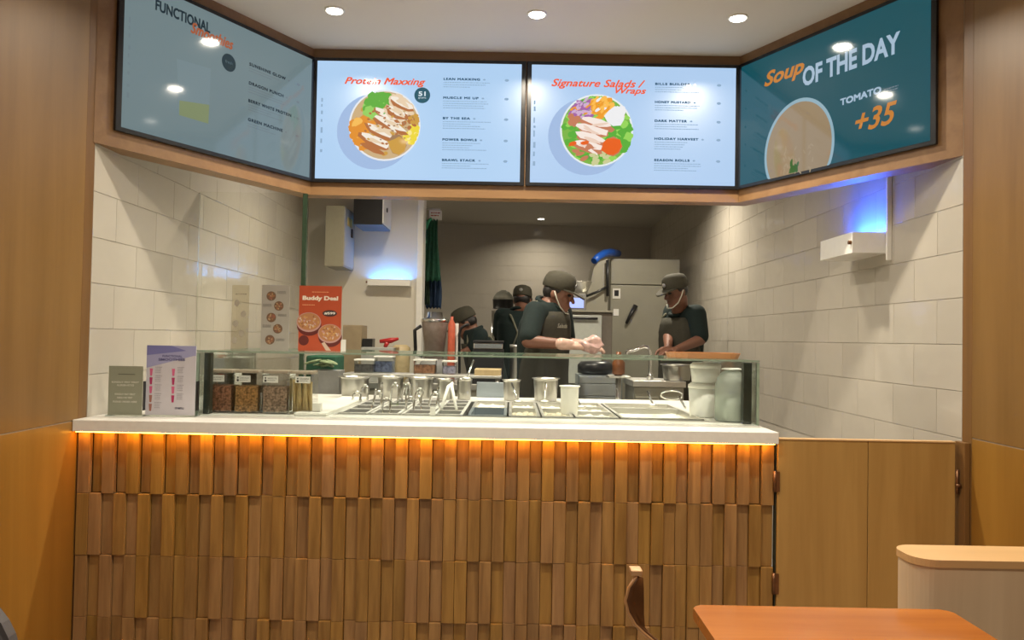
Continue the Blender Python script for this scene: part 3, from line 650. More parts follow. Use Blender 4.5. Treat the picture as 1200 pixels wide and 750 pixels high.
# jars
JX = [(246, 274, 'reddish brown nuts', (.5, .24, .14), 'first jar from the left, filled with reddish brown nuts'), (276, 305, 'granola', (.62, .36, .14), 'second jar from the left, filled with golden brown granola'),
      (309, 339, 'seeds', (.55, .41, .31), 'third jar from the left, filled with greyish brown seeds'), (341, 368, 'sticks', (.4, .28, .12), 'rightmost jar, holding yellow bread sticks')]
for i, (a, b, nm, col, lb) in enumerate(JX):
    y = 2.92; x0, x1 = (a - 600) / 915 * y, (b - 600) / 915 * y; zt = 1.111; t = thing('storage_jar', lb, 'jar', ((x0 + x1) / 2, y + .045, .951), 'square clear jars inside the glass case')
    bm = B(); box(bm, x0, x1, y, y + .09, .951, zt - .012, .004); part('jar_body', bm, M['acrylic'], t)
    bm = B(); box(bm, x0 + .002, x1 - .002, y + .002, y + .088, zt - .0118, zt, .003); part('lid', bm, mat('taupe_lid', (.38, .31, .24), .3, var=.1), t)
    ft = zt - .06 if i < 3 else zt - .035
    if i < 3:
        bm = B(); box(bm, x0 + .005, x1 - .005, y + .005, y + .085, .956, ft); bmesh.ops.subdivide_edges(bm, edges=bm.edges, cuts=7, use_grid_fill=True)
        for v in bm.verts: v.co += noise.noise_vector(v.co * 60) * .003
        for _ in range(70):
            q = Vector((random.uniform(x0 + .010, x1 - .010), y + .0065, random.uniform(.964, ft - .004))); ellipsoid(bm, q, (.0055, .0025, .0035), Matrix.Rotation(random.uniform(0, 3), 3, 'Y'), n=6, m=4)
        o = part('contents', bm, mat('jar_' + nm.replace(' ', '_'), col, .6, bump=1, bscale=140, var=.6), t); o['kind'] = 'stuff'
    else:
        for k in range(11):
            bm = B(); xa = x0 + .012 + (x1 - x0 - .024) * (k % 6) / 5.; xb = x0 + .012 + (x1 - x0 - .024) * ((k % 6) + (random.uniform(-.8, .8))) / 5.; xb = min(max(xb, x0 + .011), x1 - .011)
            yy = y + .02 + .035 * (k // 6); tube(bm, [(xa, yy + .01, .957), (xb, yy, ft + random.uniform(-.01, .008))], .0062, 8); part('bread_stick', bm, mat('bread_stick', (.9, .7, .36), .6, var=.15), t)
    bm = B(); xl = x0 + (.004 if i in (0, 2) else .006 if i == 1 else .022); box(bm, xl, xl + .056, y - .0012, y - .0002, zt - .045, zt - .020); lbp = part('label', bm, M['paper'], t, 'cream paper label')
    bm = B(); text(bm, ['ALMONDS', 'GRANOLA', 'SEEDS', 'GRISSINI'][i], xl + .016, zt - .032, .034, .006, y - .0015); scribble(bm, xl + .016, zt - .038, .03, .0018, y - .0015); disc(bm, xl + .009, zt - .038, .0045, .0045, y - .0015); disc(bm, xl + .009, zt - .028, .003, .003, y - .0015)
    part('print', bm, prt((.03, .03, .03)), lbp)
bm = B(); box(bm, -1.164, -0.854, 3.02, 3.025, .951, 1.155); single('clear_back_plate', bm, M['acrylic'], 'clear plastic plate standing upright behind the jars', 'plastic plate', loc=(-1.0, 3.02, .951))
bm = B(); lathe(bm, [(.011, .951), (.012, 1.04), (.013, 1.045), (.001, 1.05)], -0.953+.001, 3.008-.012, 14); single('grey_tube', bm, M['grey'], 'slim grey tube standing between the second and third jars', 'tube', loc=(-0.953, 2.996, .951))
# white tubs and the big jug
def tub(a, b, pt, y, z0, lb):
    x0, x1 = (a - 600) / 915 * y, (b - 600) / 915 * y; cx = (x0 + x1) / 2; r = (x1 - x0) / 2; z1 = pt
    t = thing('white_tub', lb, 'tub', (cx, y, z0), 'white lidded tubs at the right of the case')
    bm = B(); lathe(bm, [(r * .88, z0), (r * .9, z0 + .006), (r * .98, z1 - .022)], cx, y, 32); part('tub_body', bm, M['milky'], t)
    bm = B(); lathe(bm, [(r * 1.01, z1 - .0219), (r * 1.01, z1 - .008), (r * .9, z1 - .004), (r * .86, z1)], cx, y, 32); part('lid', bm, M['white'], t)
tub(808, 846, 1.085, 3.12, .951, 'white plastic tub at the bottom of the stack by the jug')
tub(810, 845, 1.165, 3.12, 1.0855, 'white plastic tub on top of the stack by the jug')
y = 2.96; cx = 0.835; r = .061
t = thing('large_jug', 'large domed translucent jug of white liquid beside the tubs', 'jug', (cx, y, .951))
zt = 1.143
bm = B(); lathe(bm, [(r * .94, .951), (r, .957), (r, 1.07), (r * .97, 1.09), (r * .88, 1.112), (r * .68, 1.13), (r * .4, 1.142), (.001, 1.1425)], cx, y, 36); part('jug_body', bm, frosted('frosted_jug', (.7, .75, .7), .32), t)
bm = B(); lathe(bm, [(r * .9, .956), (r * .95, .962), (r * .95, 1.047), (.001, 1.048)], cx, y, 36); part('white_liquid', bm, mat('pale_liquid', (.78, .84, .77), .4, var=.04), t)
bm = B(); lathe(bm, [(r * .62, zt + .002), (r * .62, zt + .004), (r * .45, zt + .008), (.001, zt + .009)], cx, y, 30)
part('cap', bm, M['milky'], t)
# wood tray on the case
x0, x1 = 0.602, .888
t = thing('serving_tray', 'orange-brown oval-ended serving tray lying on the glass case', 'tray', ((x0 + x1) / 2, 3.05, GZ + .0008))
pts = []
for cx_, s_ in ((x1 - .06, 1), (x0 + .06, -1)):
    for k in range(9):
        a = -PI / 2 + PI * k / 8; pts.append((cx_ + s_ * .06 * math.cos(a), 3.05 + s_ * .11 * math.sin(a)))
bm = B(); lo = [(p[0] * .94 + (x0 + x1) / 2 * .06, 3.05 + (p[1] - 3.05) * .9) for p in pts]
A = [bm.verts.new((*p, GZ + .001)) for p in lo]; Bv = [bm.verts.new((*p, GZ + .022)) for p in pts]; D = [bm.verts.new((p[0] * .97 + (x0 + x1) / 2 * .03, 3.05 + (p[1] - 3.05) * .93, GZ + .022)) for p in pts]; E_ = [bm.verts.new((p[0], p[1], GZ + .007)) for p in lo]
for a, b in ((A, Bv), (Bv, D), (D, E_)):
    for k in range(len(a)): bm.faces.new((a[k], a[(k + 1) % len(a)], b[(k + 1) % len(a)], b[k]))
bm.faces.new(A[::-1]); bm.faces.new(E_); part('tray_body', bm, wood('tray_wood', (.45, .2, .07), (.36, .15, .05), .35, sc=(2, 20, 20)), t)

# ================= posters and counter signs =================
def slab(name, label, cat, pxa, pya, pxb, pyb, y, col, y2=.003, zb=None):
    x0 = (pxa - 600) / 915 * y; x1 = (pxb - 600) / 915 * y
    t = thing(name, label, cat, ((x0 + x1) / 2, y, zb))
    return t
def poster(name, label, x0, x1, y, z0, z1, col, m=None):
    t = thing(name, label, 'poster' if name != 'counter_sign' else 'sign', ((x0 + x1) / 2, y, z0))
    bm = B(); box(bm, x0, x1, y, y + .003, z0, z1); part('sheet', bm, m or mat('poster_sheet', col, .45, var=.02), t); return t
yP = 3.02
x0, x1, z0, z1 = -0.825, -0.661, GZ + .0008, 1.437
t = poster('orange_poster', 'orange-red poster headed Buddy Deal with food bowls, standing on the glass case', x0, x1, yP, z0, z1, (.46, .075, .026))
W_, H_ = x1 - x0, z1 - z0
bm = B(); text(bm, 'Buddy Deal', x0 + .08 * W_, z0 + .76 * H_, .84 * W_, .085 * H_, yP - .0006, bold=.05); part('title', bm, prt((.85, .75, .62)), t)
bm = B(); scribble(bm, x0 + .3 * W_, z0 + .9 * H_, .4 * W_, .01 * H_, yP - .0006); scribble(bm, x0 + .08 * W_, z0 + .7 * H_, .3 * W_, .01 * H_, yP - .0006); part('small_print', bm, prt((.8, .4, .2)), t)
bm = B(); disc(bm, x0 + .73 * W_, z0 + .58 * H_, .17 * W_, .05 * H_, yP - .0006, mi=0, n=28); text(bm, '#599', x0 + .6 * W_, z0 + .56 * H_, .26 * W_, .04 * H_, yP - .0009, bold=.03, mi=1)
part('price_badge', bm, [prt((.06, .03, .03)), prt((.85, .82, .75))], t)
bm = B(); y_ = yP - .0006
for (u, v, r, lc) in ((.24, .44, .29, 0), (.74, .27, .28, 0)):
    disc(bm, x0 + (u + .01) * W_, z0 + (v - .05) * H_, r * W_, r * W_ * .85, y_, mi=0, n=28); disc(bm, x0 + u * W_, z0 + v * H_, r * W_, r * W_ * .8, y_ - .0001, mi=1, n=28); disc(bm, x0 + u * W_, z0 + (v + .01) * H_, r * W_ * .92, r * W_ * .7, y_ - .0002, mi=2, n=28)
    for k in range(40):
        a = random.uniform(0, 2 * PI); q = random.random() ** .5 * .8
        disc(bm, x0 + u * W_ + r * W_ * q * math.cos(a), z0 + (v + .01) * H_ + r * W_ * .68 * q * math.sin(a), .0055, .003, y_ - .0003 - k * .000003, random.uniform(0, 3), mi=random.choice([3, 4, 5, 1]), n=6)
disc(bm, x0 + .13 * W_, z0 + .16 * H_, .12 * W_, .12 * W_, y_, mi=0, n=20)
prism(bm, [(x0 + .55 * W_, z0 + .12 * H_), (x0 + .62 * W_, z0 + .14 * H_), (x0 + .78 * W_, z0 + .01 * H_), (x0 + .66 * W_, z0 + .01 * H_)], y_, y_ - .0001, 'Y', mi=4)
part('food_picture', bm, [prt((.12, .015, .01)), prt((.5, .28, .26)), prt((.45, .2, .08)), prt((.55, .3, .1)), prt((.6, .45, .35)), prt((.3, .12, .05))], t)
bm = B(); box(bm, x1 + .002, x1 + .02, yP, yP + .002, z0, 1.231); single('white_card', bm, M['paper'], 'narrow white card standing right of the orange poster', 'card', loc=(x1 + .01, yP, z0))
x0, x1, z1 = -0.970, -0.862, 1.437; W_, H_ = x1 - x0, z1 - z0
t = poster('grey_poster', 'grey sheet with five round food pictures, left of the orange poster', x0, x1, yP, z0, z1, (.36, .34, .3))
bm = B()
for k, (u, v) in enumerate(((.34, .83), (.62, .68), (.36, .5), (.6, .33), (.33, .16))):
    disc(bm, x0 + u * W_, z0 + v * H_, .17 * W_, .17 * W_, yP - .0006, mi=0, n=24)
    for q in range(16): a = random.uniform(0, 6.3); rr = random.random() ** .5 * .12 * W_; disc(bm, x0 + u * W_ + rr * math.cos(a), z0 + v * H_ + rr * math.sin(a), .004, .0028, yP - .0008 - q * .000004, a, mi=random.choice([1, 2, 3]), n=6)
part('food_pictures', bm, [prt((.16, .09, .05)), prt((.3, .14, .06)), prt((.4, .26, .14)), prt((.28, .1, .06))], t)
bm = B()
for k, (u, v) in enumerate(((.56, .9), (.06, .7), (.6, .55), (.06, .38), (.55, .17))):
    for q in range(3): scribble(bm, x0 + u * W_, z0 + (v - .015 * q) * H_, .3 * W_, .0018, yP - .0006)
part('small_print', bm, prt((.16, .15, .14)), t)
x0, x1 = -1.099, -1.033; W_ = x1 - x0
t = poster('faint_sheet', 'faint translucent sheet with muted round pictures, left of the grey sheet', x0, x1, yP + .04, z0, z1, (.5, .46, .38), m=glass('faint_film', (.9, .88, .82), .5, .2))  # see-through sheet carrying muted discs
bm = B()
for k, (u, v) in enumerate(((.3, .72), (.7, .55), (.25, .4), (.6, .25), (.2, .14))): disc(bm, x0 + u * W_, z0 + v * H_, .16 * W_, .2 * W_, yP + .0394, n=16)
scribble(bm, x0 + .2 * W_, z0 + .85 * H_, .7 * W_, .004, yP + .0394); part('muted_pictures', bm, prt((.36, .32, .26)), t)
# two counter signs in acrylic stands
def acrylic_sign(x0, x1, y, z0, z1, label, col, name='counter_sign'):
    t = poster(name, label, x0, x1, y, z0 + .004, z1, col)
    bm = B(); box(bm, x0 - .004, x1 + .004, y - .012, y + .045, z0, z0 + .0035); part('acrylic_foot', bm, M['acrylic'], t); return t
y = 2.74
x0, x1, z1 = -1.409, -1.290, 1.126; z0 = .951; W_, H_ = x1 - x0, z1 - z0
t = acrylic_sign(x0, x1, y, z0, z1, 'small grey-green notice sign with white lines of text, left on the worktop', (.27, .29, .22))
for v, a, b, h in ((.66, .1, .8, .035), (.6, .25, .5, .035), (.42, .2, .6, .035), (.35, .27, .45, .035), (.27, .15, .7, .035)):
    bm = B(); text(bm, random.choice(['PLEASE ORDER HERE', 'ALLERGEN NOTICE', 'KINDLY PAY FIRST', 'CLEAN HANDS ONLY']), x0 + a * W_, z0 + v * H_, b * W_, h * H_, y - .0006, bold=.02); part('text_line', bm, prt((.68, .68, .6)), t)
bm = B(); quad(bm, x0 + .28 * W_, z0 + .83 * H_, x0 + .78 * W_, z0 + .842 * H_, y - .0006); part('rule', bm, prt((.1, .11, .08)), t)
bm = B(); box(bm, x1 + .0005, x1 + .003, y + .004, y + .03, z0 + .02, z0 + .7 * H_); part('clip', bm, M['black'], t)
x0, x1, z1 = -1.287, -1.113, 1.200; y = 2.76; W_, H_ = x1 - x0, z1 - z0
t = acrylic_sign(x0, x1, y, z0, z1, 'white and lilac drinks menu sign with pink cups, left of the glass case', (.56, .55, .6))
bm = B(); quad(bm, x0, z0 + .86 * H_, x1, z1, y - .0004, mi=1); 
f = bm.faces.new([bm.verts.new(p) for p in ((x0, y - .0004, z0 + .68 * H_), (x0 + .95 * W_, y - .0004, z0 + .86 * H_), (x0, y - .0004, z0 + .86 * H_))]); f.material_index = 1
prism(bm, [(x0, z0 + .86 * H_), (x0 + .8 * W_, z0 + .93 * H_), (x0 + .5 * W_, z1), (x0, z1)], y - .0005, y - .0006, 'Y', mi=0)
part('blue_header', bm, [prt((.17, .18, .42)), prt((.33, .34, .55))], t)
bm = B(); text(bm, 'FUNCTIONAL', x0 + .32 * W_, z0 + .835 * H_, .4 * W_, .032 * H_, y - .0009, bold=.02); text(bm, 'SMOOTHIES', x0 + .24 * W_, z0 + .785 * H_, .54 * W_, .036 * H_, y - .0009, bold=.03); part('title', bm, prt((.08, .08, .22)), t)
b2, b3 = B(), B()
for k in range(9):
    u = .1 + .45 * (k % 2) ; v = .68 - .125 * (k // 2); uu = x0 + u * W_; vv = z0 + v * H_ - .01
    if k == 8: u = .1; uu = x0 + u * W_
    b1 = B(); prism(b1, [(uu - .0035, vv - .017), (uu + .0035, vv - .017), (uu + .0055, vv + .008), (uu - .0055, vv + .008)], y - .0005, y - .0007, 'Y', mi=[0, 0, 1, 1, 0, 0, 2, 1, 2][k]); part('cup_picture', b1, [prt((.6, .12, .25)), prt((.4, .03, .12)), prt((.35, .15, .12))], t)
    for q in range(3): scribble(b2, uu + .014, vv + .006 - q * .006, .02, .0016, y - .0006)
    scribble(b2, uu + .014, vv + .012, .024, .002, y - .0006)
part('small_print', b2, prt((.25, .25, .3)), t)['kind'] = 'stuff'
text(b3, 'menu', x0 + .6 * W_, z0 + .1 * H_, .18 * W_, .03 * H_, y - .0006, bold=.03); part('mark', b3, prt((.1, .1, .14)), t)
bm = B(); box(bm, x1 + .0005, x1 + .003, y + .004, y + .03, z0 + .02, z0 + .5 * H_); part('clip', bm, M['black'], t)

# ================= insect traps, cabinets on the walls =================
def trap(corner, lx, ly, h, label, wall):   # open-topped tray with a blue tube; corner = min x, min y, min z
    x, y, z = corner
    t = thing('insect_trap', label, 'insect trap', (x + lx / 2, y + ly / 2, z), 'blue-lit insect traps on the kitchen walls')
    bm = B(); w_ = .006
    box(bm, x, x + lx, y, y + ly, z, z + .006); box(bm, x, x + lx, y, y + w_, z + .006, z + h); box(bm, x, x + lx, y + ly - w_, y + ly, z + .006, z + h)
    box(bm, x, x + w_, y + w_, y + ly - w_, z + .006, z + h); box(bm, x + lx - w_, x + lx, y + w_, y + ly - w_, z + .006, z + h)
    part('tray', bm, M['white'], t)
    L_ = lx > ly; bm = B()
    a = (x + .02, y + ly / 2, z + h - .016) if L_ else (x + lx / 2 + .03, y + .02, z + h - .016); b = (x + lx - .02, y + ly / 2, z + h - .016) if L_ else (x + lx / 2 + .03, y + ly - .02, z + h - .016)
    tube(bm, [a, b], .008, 10); part('blue_tube', bm, mat('blue_tube', (.1, .3, 1), .3, emit=(.03, .12, 1) if not L_ else (.06, .33, 1), estr=330 if not L_ else 42), t, 'glowing blue tube')
    bm = B(); tube(bm, [(x - .012, y + .012, z + h * .5), (x, y + .012, z + h * .5)], .008, 8); part('end_knob', bm, M['bronze'], t)
zr = 1.622
trap((XR - .15, 3.17, zr), .148, .33, 1.727-zr-.02, 'white insect trap with blue glow on the right tiled wall', 'r')
bm = B(); box(bm, XR - .02, XR - .0005, 3.148, 3.16, zr - .03, 2.0, .002); single('glow_stop_strip', bm, M['white'], 'white vertical strip added on the right wall to bound the insect trap glow', 'added strip', loc=(XR - .01, 3.154, zr - .03))  # thin strip added to hold back the trap's blue glow
a = (-1.012, 5.420, 1.598); b = (-0.717, 5.420, 1.657)
trap((a[0], 5.43, a[2]), b[0] - a[0], .098, .045, 'slim insect trap with pale blue glow on the left kitchen wall', 'l')
t = thing('electrical_cabinet', 'tall grey electrical cabinet with a coloured sticker high on the left kitchen wall', 'cabinet', (-1.194, 5.190, 1.704))
xa, xb, z0, z1 = -1.256, -1.131, 1.704, 2.109
bm = B(); box(bm, xa, xb, 5.19, 5.529, z0, z1, .003); part('cabinet_body', bm, mat('cabinet_grey', (.3, .28, .2), .4, var=.03), t)
bm = B(); box(bm, xb, xb + .004, 5.2, 5.52, z0 + .01, z1 - .01, .001); dr = part('door', bm, mat('cabinet_door_grey', (.42, .41, .38), .4, var=.03), t)
bm = B(); box(bm, xb + .004, xb + .012, 5.4, 5.44, z0 + .22, z0 + .28, .002); part('handle', bm, M['black'], dr)
bm = B(); box(bm, xb + .004, xb + .006, 5.28, 5.42, z0 + .285, z0 + .345); part('sticker', bm, mat('warning_sticker', (.75, .42, .08), .4, var=.6, bscale=20), dr)
t = thing('black_wall_unit', 'black-fronted wall unit with white side beside the electrical cabinet', 'wall unit', (-0.973, 5.190, 1.987))
xa, xb, z0, z1 = -1.070, -0.871, 1.987, 2.25
bm = B(); box(bm, xa, xb - .006, 5.2, 5.529, z0, z1, .002); part('unit_body', bm, mat('dark_blue_grey', (.1, .13, .16), .4, var=.05), t)
bm = B(); box(bm, xa, xb - .006, 5.19, 5.2, z0, z1, .002); part('front_panel', bm, M['black'], t)
bm = B(); box(bm, xb - .006, xb, 5.19, 5.529, z0 + .01, z1, .001); sd = part('side_panel', bm, M['white'], t)
bm = B(); tube(bm, [(xb, 5.33, z0 + .12), (xb + .006, 5.33, z0 + .12)], .016, 12); part('knob', bm, M['black'], sd)
bm = B(); tube(bm, [(xb, 5.3, z0 + .21), (xb + .005, 5.3, z0 + .21)], .012, 12); part('knob', bm, M['grey'], sd)
# green and blue things hanging beside the corner post
def drape(name, label, pa, pb, pya, pyb, y, m, seed, cat='cloth'):
    x0, x1 = (pa - 600) / 915 * y, (pb - 600) / 915 * y; z1 = 1.25 - (pya - 395) / 915 * y; z0 = 1.25 - (pyb - 395) / 915 * y
    bm = B(); n, k = 12, 14; F_, Bk = [], []
    for j in range(k + 1):
        t_ = j / k; z = z1 + (z0 - z1) * t_; sq = 1 - .25 * math.sin(PI * t_ + seed); r1 = []; r2 = []
        for i in range(n + 1):
            u = (i / n - .5) * sq + .5; x = x0 + (x1 - x0) * u; yy = y + .02 * math.sin(i * 1.9 + seed + t_ * 2) + .01 * noise.noise(Vector((i, j, seed)))
            r1.append(bm.verts.new((x, yy, z + .01 * math.sin(i * 2.3 + seed)))); r2.append(bm.verts.new((x, yy + .012, z + .01 * math.sin(i * 2.3 + seed))))
        F_.append(r1); Bk.append(r2)
    for j in range(k):
        for i in range(n):
            a = bm.faces.new((F_[j][i], F_[j][i + 1], F_[j + 1][i + 1], F_[j + 1][i])); a.smooth = True
            a = bm.faces.new((Bk[j][i], Bk[j + 1][i], Bk[j + 1][i + 1], Bk[j][i + 1])); a.smooth = True
    for j in range(k):
        bm.faces.new((F_[j][0], F_[j + 1][0], Bk[j + 1][0], Bk[j][0])); bm.faces.new((F_[j][n], Bk[j][n], Bk[j + 1][n], F_[j + 1][n]))
    for i in range(n):
        bm.faces.new((F_[0][i], Bk[0][i], Bk[0][i + 1], F_[0][i + 1])); bm.faces.new((F_[k][i], F_[k][i + 1], Bk[k][i + 1], Bk[k][i]))
    return single(name, bm, m, label, cat, loc=((x0 + x1) / 2, y, z1))
GN = mat('green_cloth', (.02, .12, .07), .7, bump=.3, var=.2); GN2 = mat('bright_green_plastic', (.04, .4, .2), .4, var=.1); BL = mat('dark_blue_cloth', (.015, .045, .11), .7, bump=.3, var=.2)
drape('green_cloth', 'dark green cloth bundle hanging by the white corner post', 494, 513, 258, 330, 6.0, GN, 1.2)
drape('blue_cloth', 'dark blue cloth hanging under the green cloth by the post', 500, 515, 310, 362, 6.15, BL, 2.5)
drape('green_apron', 'dull green strip of cloth hanging lowest beside the post', 495, 503, 300, 358, 6.08, mat('dull_green_cloth', (.05, .09, .06), .8, var=.2), .3)
a = (-0.600, 6.000, 2.152)
t = thing('white_wall_box', 'small white box with red marks above the hanging green cloth', 'box', a)
bm = B(); box(bm, -0.654, -0.560, 6.000, 6.060, 2.152, 2.223, .003); part('box_body', bm, M['white'], t)
bm = B(); scribble(bm, -0.640, 2.197, .07, .008, 5.999); scribble(bm, -0.640, 2.177, .06, .008, 5.999); part('red_marks', bm, prt((.4, .08, .06)), t)
t = thing('green_hose', 'bright green looped hose hanging high by the corner post', 'hose', (-0.681, 5.950, 2.202))
bm = B(); tube(bm, [(-0.687, 5.950, 2.208), (-0.676, 5.930, 2.107), (-0.690, 5.950, 2.025), (-0.676, 5.950, 1.960)], .014, 8); tube(bm, [(-0.669, 5.930, 2.068), (-0.647, 5.950, 2.137), (-0.627, 5.950, 2.150)], .012, 8); part('hose', bm, GN2, t)
bm = B(); tube(bm, [(-0.704, 5.980, 2.226), (-0.566, 5.980, 2.228)], .008, 8); single('hanging_rail', bm, M['steel'], 'short steel rail holding the green and blue cloths', 'rail', loc=(-0.639, 5.980, 2.227))

# ================= prep table and things on it =================
t = thing('prep_table', 'long steel prep table behind the counter, seen through the glass case', 'table', (-.4, 5.2, 0))
bm = B(); box(bm, -1.43, .7, 4.98, 5.46, .91, .95, .004); part('tabletop', bm, M['steel'], t)
bm = B(); box(bm, -1.4, .67, 5.0, 5.44, .25, .27, .002); part('shelf', bm, M['steel_d'], t)
bm = B(); box(bm, -1.41, .68, 4.99, 5.0, .70, .909); part('apron_rail', bm, M['steel_d'], t)
for x in (-1.38, -.35, .65):
    for y in (5.03, 5.41):
        bm = B(); tube(bm, [(x, y, 0), (x, y, .909)], .019, 12); part('leg', bm, M['steel'], t)
def pbox(name, lb, cat, px0, py0, px1, y0, y1, z0, m, bev=.003):
    xa, xb = (px0 - 600) / 915 * y0, (px1 - 600) / 915 * y0; z1 = 1.25 - (py0 - 396 - (px0 - 600) * .018) / 915 * y0
    bm = B(); box(bm, xa, xb, y0, y1, z0, z1, bev); return single(name, bm, m, lb, cat, loc=((xa + xb) / 2, (y0 + y1) / 2, z0)), xa, xb, z1
pbox('cardboard_box', 'upright brown cardboard box right of the orange poster', 'box', 402, 381, 424, 5.1, 5.3, .951, M['kraft'])
pbox('black_container', 'small black container beside the cardboard box', 'container', 425, 397, 437, 5.1, 5.2, .951, M['black'])
pbox('pale_container', 'long pale container below the small black one', 'container', 424, 407, 462, 5.0, 5.09, .951, mat('pale_box', (.42, .43, .4), .4, var=.1))
t = thing('red_spray_gun', 'red trigger nozzle lying above the pale container', 'nozzle', (-0.797, 5.050, 1.190))
bm = B(); tube(bm, [(-0.852, 5.050, 1.211), (-0.781, 5.050, 1.218), (-0.731, 5.050, 1.230)], [.012, .018, .008], 8); part('barrel', bm, M['red'], t)
bm = B(); tube(bm, [(-0.803, 5.050, 1.206), (-0.818, 5.050, 1.173)], [.016, .012], 8); part('grip', bm, M['red'], t)
bm = B(); lathe(bm, [(.03, .951), (.06, .99), (.062, 1.190-.02), (.04, 1.190)], -0.728, 5.15, 20); single('yellow_bowl', bm, mat('straw_plastic', (.5, .4, .22), .5, var=.1), 'straw-coloured round tub at the foot of the white post', 'tub', loc=(-0.728, 5.15, .951))
# blender
x, y = -0.504, 5.1; zt = 1.407
t = thing('blender', 'countertop blender with clear jug, left of the gooseneck tap', 'blender', (x, y, .951))
bm = B(); lathe(bm, [(.1, .951), (.1, 1.06), (.075, 1.1)], x, y, 24); part('base', bm, M['grey'], t)
bm = B(); lathe(bm, [(.06, 1.101), (.085, zt - .07), (.088, zt - .065)], x, y, 24); part('jug', bm, mat('jug_plastic', (.4, .33, .29), .15, trans=.0, var=.1), t)
bm = B(); lathe(bm, [(.09, zt - .064), (.09, zt - .045), (.06, zt - .035), (.05, zt), (.001, zt + .002)], x, y, 24); part('lid', bm, M['chrome'], t)
bm = B(); tube(bm, [(x - .088, y, zt - .09), (x - .13, y, zt - .12), (x - .12, y, zt - .28), (x - .075, y, 1.12)], .012, 8); part('handle', bm, M['black'], t)
t = thing('red_bottle', 'slender orange-red bottle right of the blender', 'bottle', (-0.389, 5.05, .951))
bm = B(); zz = 1.380; lathe(bm, [(.02, .951), (.024, .97), (.024, zz - .05), (.009, zz - .02), (.009, zz)], -0.389, 5.05, 16); part('bottle_body', bm, mat('orange_red_plastic', (.5, .1, .05), .4, var=.1), t)
bm = B(); zz = 1.336; box(bm, -0.368, -0.346, 5.06, 5.08, .951, zz, .002); single('white_bottle', bm, M['white'], 'thin white carton beside the red bottle', 'carton', loc=(-0.357, 5.07, .951))
t = thing('gooseneck_tap', 'thin black gooseneck tap curving toward the bending worker', 'tap', (-0.325, 5.02, .951))
bm = B(); tube(bm, [(-0.331, 5.02, .951), (-0.338, 5.020, 1.264), (-0.328, 5.020, 1.303), (-0.301, 5.020, 1.325), (-0.274, 5.020, 1.331)], .009, 8); part('neck', bm, M['black'], t)
# contact grill and pots
t = thing('contact_grill', 'flat steel contact grill with black edges in front of the workers', 'grill', (-0.155, 5.000, 1.158))
x0, x1 = -0.247, -0.051; z0, z1 = 1.153, 1.229
bm = B(); box(bm, x0, x1, 5.0, 5.3, .951, z0 + .02, .004); part('base', bm, M['black'], t)
bm = B(); box(bm, x0 + .004, x1 - .004, 4.995, 5.3, z0 + .021, z1 - .015, .006); part('steel_plate', bm, M['chrome'], t)
bm = B(); box(bm, x0, x1, 5.0, 5.3, z1 - .0148, z1, .004); part('top_plate', bm, M['black'], t)
t = thing('round_steel_tin', 'round pale tin with lid right of the contact grill', 'tin', (0.048, 5.05, .951))
bm = B(); zz = 1.205; lathe(bm, [(.055, .951), (.057, zz - .02), (.06, zz - .018), (.06, zz), (.001, zz + .001)], 0.048, 5.05, 20); part('tin_body', bm, M['steel'], t)
# clear containers and clutter seen through the case
CL_ = [('clear_tub', 'clear plastic tub of dark food behind the left pots', 418, 424, 440, 4.2, (.12, .12, .12)), ('clear_tub', 'clear plastic tub with blue lid behind the left pots', 441, 420, 462, 4.25, (.15, .2, .35)),
       ('clear_tub', 'clear tub of orange and brown food behind the third pot', 487, 423, 512, 4.2, (.4, .2, .1)), ('clear_tub', 'pale lilac bag-like tub behind the narrow pots', 520, 424, 536, 4.22, (.4, .4, .55))]
t = thing('steel_shelf', 'low steel shelf behind the counter carrying the clear tubs', 'shelf', (-.47, 4.2, 0))
bm = B(); zsh = 1.25 - 44 / 915 * 4.2; box(bm, -.88, -.05, 4.1, 4.30, zsh - .015, zsh, .002); part('shelf_board', bm, M['steel'], t)
for x in (-.86, -.07):
    for y in (4.12, 4.28): bm = B(); tube(bm, [(x, y, 0), (x, y, zsh - .0155)], .012, 8); part('leg', bm, M['steel'], t)
t = thing('wooden_board', 'tan cutting board lying on the low steel shelf behind the grey panel', 'cutting board', (-.11, 4.2, zsh + .001))
bm = B(); box(bm, -0.193, -.052, 4.11, 4.29, zsh + .001, zsh + .033, .003); part('board', bm, wood('tan_board', (.5, .38, .2), (.4, .3, .15), .5), t)
for nm, lb, a, pt, b, y, col in CL_:
    xa, xb = (a - 600) / 915 * y, (b - 600) / 915 * y; z1 = 1.25 - (pt - 396) / 915 * y
    t = thing(nm, lb, 'tub', ((xa + xb) / 2, y, zsh), 'clear tubs on the low steel shelf')
    bm = B(); box(bm, xa, xb, y - .04, y + .06, zsh + .0005, z1 - .008, .004); part('tub_body', bm, M['acrylic'], t)
    bm = B(); box(bm, xa + .004, xb - .004, y - .036, y + .056, zsh + .004, z1 - .03, .003); part('contents', bm, mat('tub_contents', col, .6, bump=1, bscale=60, var=.5), t)
    bm = B(); box(bm, xa - .002, xb + .002, y - .042, y + .062, z1 - .0075, z1, .002); part('lid', bm, M['milky'], t)
x, y = -1.052, 4.4
bm = B(); box(bm, -1.143, -0.982, 4.35, 4.6, .0, 1.130, .01); single('green_bin', bm, GN, 'tall dark green bin seen through the glass behind the stick jar', 'bin', loc=(-1.062, 4.45, .0))
pbox('grey_bin', 'tall grey bin under the leafy greens left of the pots', 'bin', 366, 434, 399, 4.2, 4.34, .0, M['grey'])
t = thing('leafy_greens', 'bunch of pale green leaves lying on the grey bin', 'vegetable', (-1.007, 4.250, 1.082))
